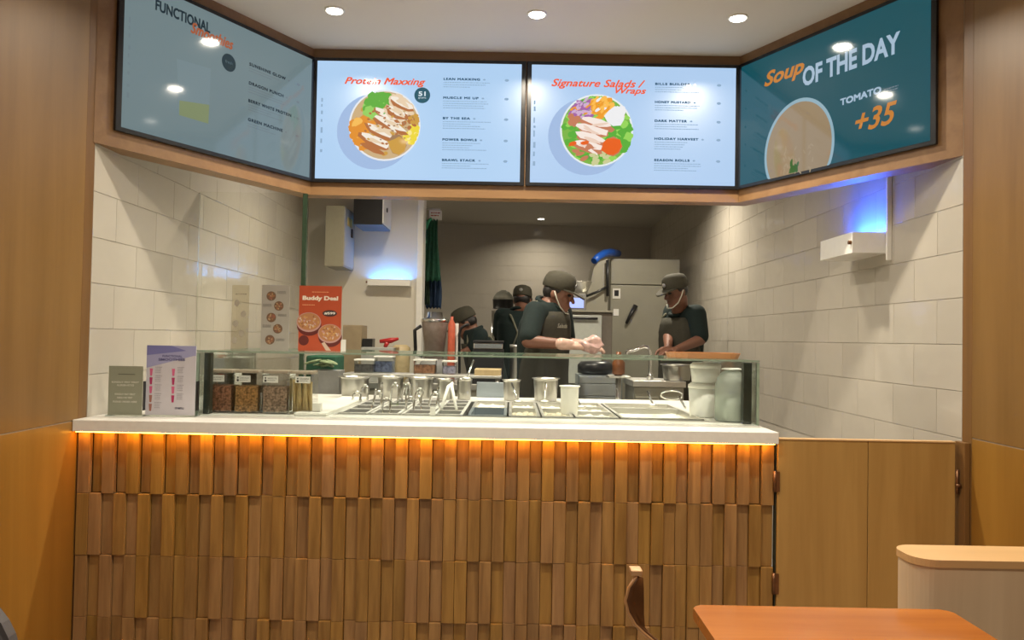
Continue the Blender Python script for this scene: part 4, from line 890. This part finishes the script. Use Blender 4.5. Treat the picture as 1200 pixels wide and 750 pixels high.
for k in range(9):
    bm = B(); p = Vector((-1.019, 4.260, 1.086)) + Vector((random.uniform(-.07, .07), random.uniform(-.04, .04), random.uniform(-.01, .02)))
    ellipsoid(bm, p, (.05, .03, .008), Matrix.Rotation(random.uniform(-.5, .5), 3, 'Y') @ Matrix.Rotation(random.uniform(0, 3), 3, 'Z'), n=12, m=6); part('leaf', bm, mat('lettuce', (.28, .36, .2), .5, var=.3), t)

# ================= back kitchen equipment =================
# fridge
fx0, fx1, fz = 0.838, 1.438, 1.951
t = thing('upright_fridge', 'tall grey steel fridge with a slanted black handle behind the workers', 'fridge', ((fx0 + fx1) / 2, 7.0, 0))
bm = B(); box(bm, fx0, fx1, 6.73, 7.4, .1, fz, .01); part('cabinet', bm, M['steel_d'], t)
zs = 1.723
bm = B(); box(bm, fx0 + .004, fx1 - .004, 6.7, 6.729, .12, zs - .004, .004); d_ = part('door', bm, M['steel_d'], t)
bm = B(); box(bm, fx0 + .004, fx1 - .004, 6.7, 6.729, zs + .004, fz - .004, .004); part('top_panel', bm, M['steel_d'], t)
bm = B(); tube(bm, [(0.977, 6.670, 1.390), (1.003, 6.655, 1.449), (1.055, 6.670, 1.545)], [.012, .016, .022], 8); part('handle', bm, M['black'], d_, 'slanted black handle')
bm = B(); box(bm, 0.859, 0.926, 6.693, 6.699, 1.602, 1.689); lb_ = part('display_frame', bm, M['white'], d_)
bm = B(); box(bm, 0.874, 0.911, 6.690, 6.692, 1.624, 1.674); part('display', bm, M['black'], d_)
bm = B(); box(bm, 0.869, 0.914, 6.693, 6.699, 1.455, 1.513); part('switch_plate', bm, M['white'], d_)
for x in (fx0 + .05, fx1 - .05):
    for y in (6.78, 7.35): bm = B(); tube(bm, [(x, y, 0), (x, y, .1)], .02, 8); part('foot', bm, M['black'], t)
# slanted steel hopper machine left of the fridge
t = thing('hopper_machine', 'grey steel machine with slanted hopper left of the fridge', 'machine', (0.691, 6.300, 1.233))
hp = [(0.598, 6.300, 1.452), (0.596, 6.300, 1.583), (0.629, 6.300, 1.701), (0.661, 6.300, 1.861), (0.764, 6.300, 1.904), (0.771, 6.300, 1.455)]
bm = B(); prism(bm, [(p[0], p[2]) for p in hp], 6.3, 6.62, 'Y'); part('hopper', bm, M['steel_d'], t)
bm = B(); box(bm, hp[0][0], hp[-1][0], 6.3, 6.62, .0, hp[0][2] - .001, .003); part('stand', bm, M['steel_d'], t)
bm = B(); tube(bm, [(0.760, 6.270, 1.887), (0.765, 6.270, 1.598)], .012, 8); part('black_post', bm, M['black'], t)
bm = B(); tube(bm, [(0.757, 6.270, 1.674), (0.681, 6.260, 1.631), (0.591, 6.250, 1.594)], .010, 8); part('lever', bm, M['black'], t)
bm = B(); tube(bm, [(0.648, 6.250, 1.876), (0.687, 6.300, 1.916), (0.747, 6.400, 1.956), (0.828, 6.600, 1.986), (0.913, 6.800, 2.002)], [.026, .029, .032, .034, .032], 12); single('blue_hose', bm, M['blue'], 'thick bright blue bent tube on top of the fridge and machine', 'tube', loc=(0.726, 6.400, 1.935))
# oven with lit screen
t = thing('speed_oven', 'white-fronted oven with a lit blue control screen behind the worker', 'oven', (0.509, 5.15, .951))
x0, x1, x2 = 0.326, 0.588, 0.671; zt = 1.425
bm = B(); box(bm, x0, x2 - .012, 5.12, 5.44, .951, zt, .006); part('oven_body', bm, mat('taupe_steel', (.22, .2, .17), .4, metal=.4, var=.05), t)
bm = B(); box(bm, x0 + .01, x1, 5.10, 5.119, .96, zt - .018, .004); d_ = part('door', bm, mat('pale_door', (.52, .55, .5), .3, var=.04), t)
bm = B(); tube(bm, [(x0 + .03, 5.085, zt - .04), (x1 - .03, 5.085, zt - .04)], .008, 8); part('handle', bm, M['black'], d_)
bm = B(); box(bm, x0 - .01, x2 - .01, 5.10, 5.45, zt + .0005, zt + .012, .002); part('top_shelf', bm, M['steel_d'], t)
bm = B(); box(bm, x0, 0.482, 5.11, 5.3, zt + .0125, 1.546, .006); h_ = part('screen_housing', bm, M['grey'], t)
bm = B(); box(bm, 0.355, 0.467, 5.104, 5.109, 1.453, 1.518); part('lit_screen', bm, mat('lit_blue_screen', (.3, .4, .9), .3, emit=(.38, .48, .95), estr=.75), h_)
t = thing('steel_bowl', 'wide steel bowl resting above the oven screen', 'bowl', (0.461, 5.300, 1.553))
zb = 1.564; bm = B(); cx = 0.461
lathe(bm, [(.03, zb), (.035, zb), (.06, zb + .03), (.075, zb + .07), (.08, zb + .075), (.074, zb + .072), (.057, zb + .034), (.03, zb + .006)], cx, 5.3, 28); part('bowl_body', bm, M['steel'], t)
# rack with pots at the back left
t = thing('steel_rack', 'slim steel rack holding a black pot behind the workers', 'rack', (-0.091, 7.200, 1.215))
xa, xb, zz = -0.191, 0.022, 1.514
bm = B(); box(bm, xa, xb, 7.2, 7.45, zz - .02, zz, .003); part('top_shelf', bm, M['steel'], t)
for x in (xa + .012, xb - .012):
    for y in (7.215, 7.435): bm = B(); tube(bm, [(x, y, 0), (x, y, zz - .021)], .011, 8); part('post', bm, M['chrome'], t)
t = thing('black_pot', 'black cooking pot with glass lid on the slim rack', 'pot', ((xa + xb) / 2, 7.32, zz))
bm = B(); lathe(bm, [(.085, zz + .001), (.095, zz + .01), (.1, zz + .085), (.104, zz + .09)], (xa + xb) / 2, 7.32, 24); part('pot_body', bm, M['black'], t)
bm = B(); lathe(bm, [(.1, zz + .0905), (.09, zz + .12), (.06, zz + .16), (.02, zz + .18), (.001, zz + .183)], (xa + xb) / 2, 7.32, 24); part('glass_lid', bm, frosted('frosted_lid', (.35, .35, .3), .5), t)
# sink bench at right, through the glass
t = thing('sink_bench', 'steel sink bench at right seen through the glass case', 'sink', (.84, 4.6, 0))
bm = B(); box(bm, .69, .99, 4.42, 4.80, .985, 1.02, .003); part('bench_top', bm, M['steel'], t)
bm = B(); box(bm, .70, .98, 4.43, 4.79, .1, .984, .002); part('bench_body', bm, M['steel_d'], t)
bm = B(); box(bm, .705, .835, 4.415, 4.429, .45, .93, .003); part('door', bm, M['steel_d'], t)
bm = B(); box(bm, .845, .975, 4.415, 4.429, .45, .93, .003); part('door', bm, M['steel_d'], t)
for x, y in ((.72, 4.46), (.95, 4.46), (.72, 4.76), (.95, 4.76)): bm = B(); tube(bm, [(x, y, 0), (x, y, .1)], .018, 8); part('foot', bm, M['steel'], t)
t = thing('chrome_tap', 'chrome tap with a long bent spout above the sink bench', 'tap', (0.818, 4.600, 1.143))
bx = 0.818
bm = B(); tube(bm, [(bx, 4.6, 1.021), (bx, 4.6, 1.06), (0.817, 4.6, 1.183), (0.802, 4.600, 1.208), (0.777, 4.600, 1.213), (0.707, 4.600, 1.186), (0.682, 4.600, 1.181), (0.677, 4.600, 1.166)], .010, 10); part('spout', bm, M['chrome'], t)
bm = B(); lathe(bm, [(.02, 1.0205), (.02, 1.05), (.012, 1.06)], bx, 4.6, 16); part('tap_base', bm, M['chrome'], t)
t = thing('drawer_unit', 'grey-white drawer unit seen through the glass below the oven', 'drawers', (.37, 4.9, 0))
x0, x1 = 0.408, 0.676; zt = 1.032
bm = B(); box(bm, x0, x1, 4.74, 4.97, .05, zt, .003); part('unit_body', bm, M['steel_b'], t)
z = zt - .004
for k in range(4):
    h = .045 if k == 0 else .075; bm = B(); box(bm, x0 + .006, x1 - .006, 4.722, 4.739, z - h, z - .003, .003); part('drawer', bm, mat('pale_grey_drawer', (.4, .43, .43), .35, var=.03), t); z -= h
bm = B(); lathe(bm, [(.07, zt + .001), (.11, zt + .01), (.11, zt + .06), (.09, zt + .08), (.001, zt + .085)], (x0 + x1) / 2 - .02, 4.85, 24); single('black_bowl', bm, M['black'], 'upturned black bowl on the drawer unit behind the glass', 'bowl', loc=((x0 + x1) / 2 - .02, 4.85, zt + .001))
bm = B(); cx = 0.591; zz = 1.053; 
lathe(bm, [(.02, zz), (.035, zz + .01), (.036, zz + .07), (.014, zz + .1), (.014, zz + .13)], cx, 4.3, 18); 
t = single('brown_bottle', bm, mat('amber_brown', (.2, .07, .02), .3, var=.1), 'amber brown bottle behind the glass near the chrome tap', 'bottle', loc=(cx, 4.3, zz))
t = thing('narrow_stand', 'narrow steel stand carrying the amber bottle', 'stand', (cx, 4.3, 0))
bm = B(); box(bm, cx - .06, cx + .06, 4.24, 4.37, zz - .012, zz - .0005, .002); part('stand_top', bm, M['steel'], t)
bm = B(); tube(bm, [(cx, 4.3, 0), (cx, 4.3, zz - .0125)], .016, 10); lathe(bm, [(.09, .0), (.09, .01), (.02, .02)], cx, 4.3, 20); part('pedestal', bm, M['steel'], t)

# ================= people =================
def smooth_skin(o, vox, it=6):
    r = o.modifiers.new('merge', 'REMESH'); r.mode = 'VOXEL'; r.voxel_size = vox; r.use_smooth_shade = True
    s = o.modifiers.new('smooth', 'SMOOTH'); s.iterations = it; s.factor = .5
def loft(bm, rings, yaw, grow=0, n=28):
    f = Vector((math.cos(yaw), math.sin(yaw), 0)); s = Vector((-math.sin(yaw), math.cos(yaw), 0)); R = []
    for (x, y, z, a, b) in rings:
        vs = []
        for k in range(n):
            t = 2 * PI * k / n; c_, s_ = math.cos(t), math.sin(t)
            u = math.copysign(abs(c_) ** .8, c_) * (a + grow); v = math.copysign(abs(s_) ** .85, s_) * (b + grow)
            vs.append(bm.verts.new(Vector((x, y, z)) + s * u + f * v))
        R.append(vs)
    for A, Bq in zip(R, R[1:]):
        for k in range(n): bm.faces.new((A[k], A[(k + 1) % n], Bq[(k + 1) % n], Bq[k])).smooth = True
    bm.faces.new(R[0][::-1]); bm.faces.new(R[-1])
def hand(bm, w_, d, nrm, side, grow=0, curl=.5, sc=1):
    w_, d, nrm = Vector(w_), Vector(d).normalized(), Vector(nrm).normalized(); s = d.cross(nrm).normalized() * side
    nrm = s.cross(d).normalized() * side
    M3 = Matrix((d, s, nrm)).transposed()
    ellipsoid(bm, w_ + d * .045, (.055 * sc + grow, .041 * sc + grow, .017 * sc + grow), M3, 16, 10)
    for i, (L_, o_) in enumerate(((.062, .029), (.072, .010), (.067, -.010), (.052, -.028))):
        p = w_ + d * (.082 - abs(o_ - .005) * .3) + s * o_; dd = d + s * o_ * 3; r = (.0092, .0095, .0092, .0082)[i] + grow
        for j in range(3):
            dd = (dd.normalized() * 1 + nrm * math.tan(curl * .55)).normalized(); q = p + dd * L_ * (.42, .33, .25)[j]; capsule(bm, p, r, q, r * .92, 8); p = q; r *= .92
    p = w_ + d * .025 + s * .035; q = p + (d * .7 + s * .6 + nrm * .25).normalized() * .042; r_ = q + (d + nrm * .5).normalized() * .032
    capsule(bm, p, .013 + grow, q, .0105 + grow, 8); capsule(bm, q, .0105 + grow, r_, .009 + grow, 8)
def head(t, hc, yaw, pitch, bmbody, neck, strap=True, s=1.0, badge=0, strap_side=(-1, 1)):
    M3 = (Matrix.Rotation(yaw, 3, 'Z') @ Matrix.Rotation(pitch, 3, 'Y')); hc = Vector(hc)
    W_ = lambda p: hc + M3 @ (Vector(p) * s)
    E_ = lambda bm, c, r: ellipsoid(bm, W_(c), [q * s for q in r], M3, 20, 14)
    E_(bmbody, (-.008, 0, .02), (.094, .075, .103)); E_(bmbody, (.03, 0, -.055), (.06, .056, .062)); E_(bmbody, (.068, 0, -.098), (.024, .026, .02))
    capsule(bmbody, W_((.088, 0, .008)), .009 * s, W_((.110, 0, -.028)), .0135 * s, 10); E_(bmbody, (.086, 0, .026), (.014, .045, .012))
    E_(bmbody, (.083, 0, -.058), (.016, .024, .006)); E_(bmbody, (.08, 0, -.07), (.015, .021, .007))
    for k in (-1, 1): E_(bmbody, (-.004, k * .077, -.008), (.02, .01, .031)); E_(bmbody, (.06, k * .04, -.02), (.022, .018, .02))
    capsule(bmbody, neck, .056, W_((-.02, 0, -.06)), .052, 16)
    for k in (-1, 1):
        bm = B(); ellipsoid(bm, W_((.0835, k * .031, .006)), (.011, .012, .008), M3, 12, 8); part('eye', bm, M['hair'], t)
    bm = B(); ellipsoid(bm, W_((.098, 0, -.0635)), (.004, .022, .0025), M3, 12, 6); part('mouth', bm, mat('dark_lips', (.2, .06, .045), .5), t)
    bm = B(); E_(bm, (-.026, 0, .004), (.074, .078, .066))
    for k in (-1, 1): E_(bm, (.0, k * .072, .028), (.035, .011, .03))
    part('hair', bm, M['hair'], t)
    bm = B(); prof = [(.101, .086, .028), (.104, .089, .035), (.104, .089, .07), (.098, .084, .1), (.083, .07, .124), (.05, .042, .138), (.006, .005, .142)]
    n = 28; R = [[bm.verts.new(W_((-.008 + a * math.cos(2 * PI * k / n), b * math.sin(2 * PI * k / n), z + .012 * (a * math.cos(2 * PI * k / n) / .1) * (z > .06) * .5))) for k in range(n)] for a, b, z in prof]
    for A, Q in zip(R, R[1:]):
        for k in range(n): bm.faces.new((A[k], A[(k + 1) % n], Q[(k + 1) % n], Q[k])).smooth = True
    bm.faces.new(R[0][::-1]); bm.faces.new(R[-1]); crown = part('cap_crown', bm, M['cap'], t)
    bm = B(); up, dn = [], []
    for k in range(17):
        a = -PI / 2 + PI * k / 16; x = .055 + .118 * math.cos(a); y_ = .083 * math.sin(a); z = .040 - .1 * y_ * y_ / .083 - .034 * math.cos(a) ** 2
        up.append(bm.verts.new(W_((x, y_, z + .007)))); dn.append(bm.verts.new(W_((x, y_, z - .003))))
    bm.faces.new(up); bm.faces.new(dn[::-1])
    for k in range(17): bm.faces.new((up[k], dn[k], dn[(k + 1) % 17], up[(k + 1) % 17]))
    part('cap_brim', bm, M['cap'], t)
    if badge:
        bm = B(); ellipsoid(bm, W_((.1 * badge, 0, .072)), (.006, .016, .014), M3, 12, 8); part('cap_badge', bm, M['grey'], crown)
    if strap:
        bm = B()
        for k in strap_side: tube(bm, [W_((-.0, k * .089, .012)), W_((.025, k * .083, -.03)), W_((.055, k * .066, -.075)), W_((.088, k * .03, -.104)), W_((.098, 0, -.104))], .0038, 6)
        part('chin_guard_strap', bm, M['strap'], t, 'pale strap running from the ear to the chin')
def person(label, base, yaw, rings, neck, hc, hyaw, hpitch, arms, vox=.008, glove=False, apron_top=1.4, hip_z=.92, bib=True, **hk):
    yaw = math.radians(yaw); t = thing('person', label, 'person', (*base, 0), 'kitchen workers in caps and aprons')
    f = Vector((math.cos(yaw), math.sin(yaw), 0)); s = Vector((-math.sin(yaw), math.cos(yaw), 0)); bs = Vector((*base, 0))
    bm = B(); loft(bm, rings, yaw, -.012)
    head(t, hc, math.radians(hyaw), math.radians(hpitch), bm, neck, **hk)
    leg = B(); shoe = B()
    for k in (-1, 1):
        hip = bs + s * .09 * k + Vector((0, 0, hip_z - .03)); kn = bs + s * .1 * k + f * .02 + Vector((0, 0, .49)); an = bs + s * .1 * k - f * .02 + Vector((0, 0, .09))
        capsule(bm, hip, .075, kn, .052); capsule(bm, kn, .052, an, .038); ellipsoid(bm, an + f * .06 - Vector((0, 0, .045)), (.1, .038, .03), Matrix.Rotation(yaw, 3, 'Z'))
        capsule(leg, hip, .093, kn, .07); capsule(leg, kn, .07, an, .055); ellipsoid(shoe, an + f * .06 - Vector((0, 0, .043)), (.135, .05, .045), Matrix.Rotation(yaw, 3, 'Z'))
    sh = B(); loft(sh, rings, yaw, .006); gl = B()
    for i, (S_, E_, W_, hd, hn) in enumerate(arms):
        S_, E_, W_ = Vector(S_), Vector(E_), Vector(W_)
        capsule(bm, S_, .046, E_, .037); capsule(bm, E_, .038, W_, .026)
        hd = Vector(hd); hand(bm, W_, hd, hn, 1 if i == 0 else -1, curl=.55)
        if glove: hand(gl, W_, hd, hn, 1 if i == 0 else -1, grow=.0035, curl=.55); capsule(gl, W_ - hd.normalized() * .05, .034, W_, .03)
        m_ = S_ + (E_ - S_) * .86; capsule(sh, S_, .066, m_, .058)
        c_ = Vector((rings[-1][0], rings[-1][1], S_.z - .02)); capsule(sh, S_, .064, S_ + (c_ - S_) * .6, .075)
        capsule(bm, S_, .046, S_ + (c_ - S_) * .6, .06)
    body = part('body', bm, M['skin'], t); smooth_skin(body, vox, 4)
    o = part('shirt', sh, M['shirt'], t, 'dark green short-sleeved shirt'); smooth_skin(o, .011, 6)
    o = part('trousers', leg, M['trouser'], t, 'black trousers'); smooth_skin(o, .014, 5)
    o = part('shoes', shoe, M['black'], t)
    if glove: o = part('gloves', gl, M['glove'], t, 'thin translucent food gloves'); smooth_skin(o, .0055, 2)
    # collar
    bm = B(); nk = Vector(neck); pts = [nk + s * .068 * math.cos(a) + f * .066 * math.sin(a) + Vector((0, 0, .015 - .03 * math.sin(a))) for a in [2 * PI * k / 16 for k in range(17)]]
    tube(bm, pts, .014, 8); part('collar', bm, M['shirt'], t)
    # apron: wraps the front of the torso, narrow bib above the waist
    bm = B(); rows = []
    zs = [rings[0][2] - .38] + [rings[0][2] + (apron_top - rings[0][2]) * k / 10 for k in range(-3, 11)]
    def ring_at(z):
        z = max(z, rings[0][2])
        for a, b in zip(rings, rings[1:]):
            if z <= b[2]: q = (z - a[2]) / (b[2] - a[2]); return [a[i] + (b[i] - a[i]) * q for i in range(5)]
        return rings[-1]
    for z in zs:
        r = ring_at(z); q = (z - rings[0][2]) / (apron_top - rings[0][2]); lim = 1.75 if q < .35 else 1.75 - .8 * (q - .35) / .65
        row = []
        for k in range(17):
            a = -lim + 2 * lim * k / 16; s_ = math.sin(a); c_ = math.cos(a); g = .022 + .004 * math.sin(a * 9 + z * 7)
            u = math.copysign(abs(s_) ** .8, s_) * (r[3] + g); v = math.copysign(abs(c_) ** .85, c_) * (r[4] + g)
            row.append(bm.verts.new(Vector((r[0], r[1], z)) + s * u + f * v))
        rows.append(row)
    for a, b in zip(rows, rows[1:]):
        for k in range(16): bm.faces.new((a[k], a[k + 1], b[k + 1], b[k])).smooth = True
    topL, topR = rows[-1][0].co.copy(), rows[-1][-1].co.copy()
    ap = part('apron', bm, M['olive'], t, 'olive green apron over the shirt'); so = ap.modifiers.new('thickness', 'SOLIDIFY'); so.thickness = .004; so.offset = 1
    bm = B(); tp = Vector((rings[-1][0], rings[-1][1], rings[-1][2]))
    for p0, k in ((topL, -1), (topR, 1)):
        sd = s * (1 if (p0 - tp).dot(s) > 0 else -1)
        q = Vector(rings[-2][:3]) + sd * .08 + Vector((0, 0, .046)); r_ = ring_at(1.2); bk_ = Vector((r_[0], r_[1], 1.16)) - f * (r_[4] + .018) - sd * .05
        bk2 = Vector(rings[-2][:3]) - f * (rings[-2][4] + .02) + sd * .05 - Vector((0, 0, .01)); tube(bm, [p0, p0 * .45 + q * .55 + f * .03, q, bk2, bk_], .0085, 6)
    part('apron_strap', bm, mat('olive_strap', (.17, .17, .12), .8, var=.1), t)
    return t
# worker at the counter, in profile, gloved hands in front
pa = (0.201, 4.480, 1.331)
rg = [(.17, 4.48, .90, .15, .115), (.17, 4.48, 1.05, .14, .11), (.17, 4.48, 1.2, .145, .115), (.18, 4.48, 1.33, .15, .11), (.19, 4.48, 1.41, .12, .09), (.2, 4.48, 1.455, .07, .065)]
hA = person('person in profile at the counter, olive cap and gloves, hands held forward over food', (.165, 4.48), -40, rg, (.21, 4.48, 1.44),
    (0.262, 4.480, 1.508), -20, 15, [((0.127, 4.340, 1.394), (0.090, 4.220, 1.232), (0.314, 4.200, 1.218), (1, .25, -.08), (0, .3, -1)), ((0.290, 4.590, 1.400), (0.321, 4.550, 1.225), (0.395, 4.380, 1.218), (.9, -.55, -.05), (0, -.2, -1))],
    vox=.0065, glove=True, badge=1, s=.92)
bm = B()
text(bm, 'Salads', 0, 0, .085, .024, 0, shear=.3, bold=.01)
for v in bm.verts: pass
lg = part('chest_lettering', bm, mat('pale_lettering', (.35, .35, .28), .7), hA)
lg.data.transform(Matrix.Translation(BASE[hA.name])); lg.location = Vector((.18 + .14 * .74 - .03, 4.48 - .14 * .67 - .032, 1.31)) - BASE[hA.name]; lg.rotation_euler = (0, 0, math.radians(45))
bm = B(); c0 = Vector((0.429, 4.200, 1.220)); ellipsoid(bm, (0, 0, 0), (.062, .045, .042), n=26, m=18)
for v in bm.verts: v.co += noise.noise_vector(v.co * 30) * .018; v.co += c0
single('crumpled_wrap', bm, mat('pink_white_wrap', (.62, .42, .38), .35, var=.3, bscale=25), 'crumpled pinkish plastic food wrap held in gloved hands', 'food wrap', loc=c0)
# worker at right, looking down to the left
rg = [(1.135, 5.2, .92, .135, .105), (1.135, 5.2, 1.08, .13, .105), (1.14, 5.2, 1.22, .135, .105), (1.14, 5.2, 1.33, .14, .10), (1.135, 5.2, 1.40, .11, .08), (1.125, 5.2, 1.44, .065, .06)]
person('person at right in front of the tall fridge, olive cap, bare hands down in front', (1.14, 5.2), 218, rg, (1.115, 5.18, 1.43),
    (1.064, 5.080, 1.568), 208, 16, [((1.199, 5.080, 1.426), (1.214, 5.020, 1.260), (1.038, 4.860, 1.199), (-1, -.2, -.12), (0, 0, -1)), ((1.088, 5.300, 1.442), (1.046, 5.220, 1.291), (0.999, 4.980, 1.207), (-.4, -.8, -.35), (0, 0, -1))], vox=.0075, badge=1, s=.86)
# worker seen from behind
rg = [(.04, 6.35, .92, .15, .12), (.04, 6.35, 1.1, .14, .12), (.04, 6.35, 1.25, .155, .12), (.04, 6.35, 1.36, .16, .11), (.035, 6.35, 1.43, .14, .085), (.04, 6.35, 1.47, .08, .06)]
person('person seen from behind in olive cap, standing between the two workers', (.03, 6.35), 95, rg, (.05, 6.36, 1.45),
    (0.081, 6.360, 1.556), 80, 12, [((-0.084, 6.360, 1.428), (-0.102, 6.380, 1.267), (-0.068, 6.600, 1.182), (0, 1, 0), (0, 0, -1)), ((0.194, 6.360, 1.433), (0.225, 6.380, 1.273), (0.206, 6.600, 1.187), (0, 1, 0), (0, 0, -1))], vox=.01, badge=-1.1, strap=False, s=.88)
# bending worker at the left
rg = [(-.14, 5.78, .80, .16, .13), (-.16, 5.78, .95, .16, .13), (-.19, 5.78, 1.08, .165, .13), (-.23, 5.78, 1.19, .16, .115), (-.265, 5.78, 1.26, .12, .09), (-.29, 5.78, 1.30, .07, .06)]
person('person bending forward at far left in a dark cap, behind the gooseneck tap', (-.12, 5.78), 180, rg, (-.29, 5.78, 1.28),
    (-0.341, 5.780, 1.350), 183, 28, [((-0.231, 5.620, 1.257), (-0.265, 5.600, 1.170), (-0.332, 5.600, 1.145), (-1, -.1, 0), (0, 0, -1)), ((-0.244, 5.940, 1.257), (-0.282, 5.960, 1.152), (-0.344, 5.800, 1.141), (-1, 0, 0), (0, 0, -1))], vox=.01, badge=0, strap=False, apron_top=1.2, hip_z=.84, s=.88)

# ================= foreground furniture =================
zt = .72; yb = (1.25 - zt) * 915 / 306.5
x0, x1, yf = 0.371, 0.889, .95
t = thing('cafe_table', 'small orange-brown wooden table in the right foreground', 'table', ((x0 + x1) / 2, (yb + yf) / 2, 0))
def rrect(x0, x1, y0, y1, r, n=6):
    p = []
    for cx, cy, a in ((x1 - r, y1 - r, 0), (x0 + r, y1 - r, 90), (x0 + r, y0 + r, 180), (x1 - r, y0 + r, 270)):
        for k in range(n + 1): q = math.radians(a + 90 * k / n); p.append((cx + r * math.cos(q), cy + r * math.sin(q)))
    return p
bm = B(); prism(bm, rrect(x0, x1, yf, yb, .018), zt - .022, zt); r_ = bmesh.ops.bevel(bm, geom=[e for e in bm.edges if abs(e.verts[0].co.z - e.verts[1].co.z) < 1e-6], offset=.003, segments=2, affect='EDGES'); part('tabletop', bm, M['table'], t)
cx, cy = (x0 + x1) / 2, (yb + yf) / 2
bm = B(); tube(bm, [(cx, cy, .02), (cx, cy, zt - .0225)], .032, 20); part('pedestal', bm, M['black'], t)
bm = B(); lathe(bm, [(.23, 0), (.23, .008), (.05, .025)], cx, cy, 32); part('base_plate', bm, M['black'], t)
# low pale partition by the table
x0 = 0.858; zt = .8
t = thing('low_partition', 'pale wood seat-back partition with rounded end, behind the table at right', 'partition', (1.2, 1.71, 0))
def dpoly(x0, x1, y0, y1, r, n=8):
    p = [(x1, y0), (x1, y1)]
    for cx, cy, a in ((x0 + r, y1 - r, 90), (x0 + r, y0 + r, 180)):
        for k in range(n + 1): q = math.radians(a + 90 * k / n); p.append((cx + r * math.cos(q), cy + r * math.sin(q)))
    return p
bm = B(); prism(bm, dpoly(x0 + .003, XR - .002, 1.652, 1.768, .045), 0, zt - .016, smooth=False); part('panel', bm, M['pale'], t)
bm = B(); prism(bm, dpoly(x0, XR - .002, 1.648, 1.772, .048), zt - .0155, zt); part('cap_rail', bm, M['pale_cap'], t, 'orange-toned wooden cap rail')
# chair seen edge-on left of the table
def arc_pts(y): return [(0.263, 1.600, 0.770), (0.248, 1.600, 0.747), (0.241, 1.600, 0.720), (0.247, 1.600, 0.696), (0.261, 1.600, 0.672), (0.279, 1.600, 0.655), (0.300, 1.600, 0.638), (0.342, 1.600, 0.605)]
t = thing('cafe_chair', 'dark brown shell chair with thin tan rim, seen edge-on left of the table', 'chair', (.33, 1.66, 0))
A = [Vector(p) for p in arc_pts(0)]
A2 = [Vector((max(p.x + .0, .252 + .0) if i < 5 else p.x, 1.645, p.z)) for i, p in enumerate(A)]
far = [Vector((0.280, 1.640, 0.756)), Vector((0.282, 1.640, 0.735)), Vector((0.283, 1.640, 0.707)), Vector((0.283, 1.640, 0.682)), Vector((0.284, 1.640, 0.652)), Vector((0.293, 1.640, 0.638)), Vector((0.312, 1.640, 0.623)), Vector((0.356, 1.640, 0.589))]
bm = B(); vs = [[bm.verts.new(a + Vector((.001, 0, 0))), bm.verts.new(a * .5 + b * .5 + Vector((-.004, .012, 0))), bm.verts.new(b)] for a, b in zip(A, far)]
for p, q in zip(vs, vs[1:]):
    for k in range(2): bm.faces.new((p[k], p[k + 1], q[k + 1], q[k])).smooth = True
o = part('backrest', bm, mat('dark_brown_shell', (.1, .035, .008), .5, var=.15), t); m_ = o.modifiers.new('thickness', 'SOLIDIFY'); m_.thickness = .006
bm = B(); tube(bm, A, .0032, 8); part('rim', bm, mat('tan_rim', (.5, .26, .11), .4, var=.1), t, 'thin tan edge rim')
bm = B(); box(bm, 0.251, 0.275, 1.595, 1.63, A[0].z + .001, A[0].z + .012, .002); part('top_cap', bm, mat('copper_cap', (.6, .36, .18), .35, metal=.5, var=.1), t, 'small copper-coloured cap')
bm = B(); prism(bm, rrect(.33, .60, 1.57, 1.9, .05), .44, .475); part('seat', bm, mat('brown_seat', (.12, .045, .012), .5, var=.1), t)
bm = B(); tube(bm, [A[-1], (.345, 1.61, .56), (.35, 1.62, .476)], .008, 8); tube(bm, [far[-1], (.345, 1.75, .56), (.35, 1.80, .476)], .008, 8); part('seat_support', bm, M['bronze'], t)
for x, y in ((.35, 1.59), (.58, 1.59), (.35, 1.88), (.58, 1.88)): bm = B(); tube(bm, [(x, y, .439), (x + (.02 if x > .4 else -.02), y, 0)], .009, 8); part('leg', bm, M['bronze'], t)
# dark chair at the left edge
t = thing('dark_chair', 'dark grey chair, only its rounded back corner showing at bottom left', 'chair', (-.82, .8, 0))
bm = B(); prism(bm, [(a, b) for a, b in rrect(-1.0, -.632, .5, .915, .1, 8)], 1.0, 1.04, 'Y', smooth=False); bmesh.ops.bevel(bm, geom=[e for e in bm.edges if abs(e.verts[0].co.y - e.verts[1].co.y) < 1e-6], offset=.012, segments=3, affect='EDGES')
part('backrest', bm, mat('dark_grey_fabric', (.09, .08, .08), .7, bump=.3, var=.1), t)
bm = B(); prism(bm, rrect(-1.0, -.632, .6, .99, .08), .43, .48); part('seat', bm, mat('dark_grey_seat', (.09, .08, .08), .7, bump=.3, var=.1), t)
for x, y in ((-.97, .64), (-.66, .64), (-.97, .96), (-.66, .96)): bm = B(); tube(bm, [(x, y, .429), (x, y, 0)], .012, 8); part('leg', bm, M['black'], t)
for x in (-.95, -.68): bm = B(); tube(bm, [(x, .98, .47), (x, 1.02, .55)], .01, 8); part('back_support', bm, M['black'], t)
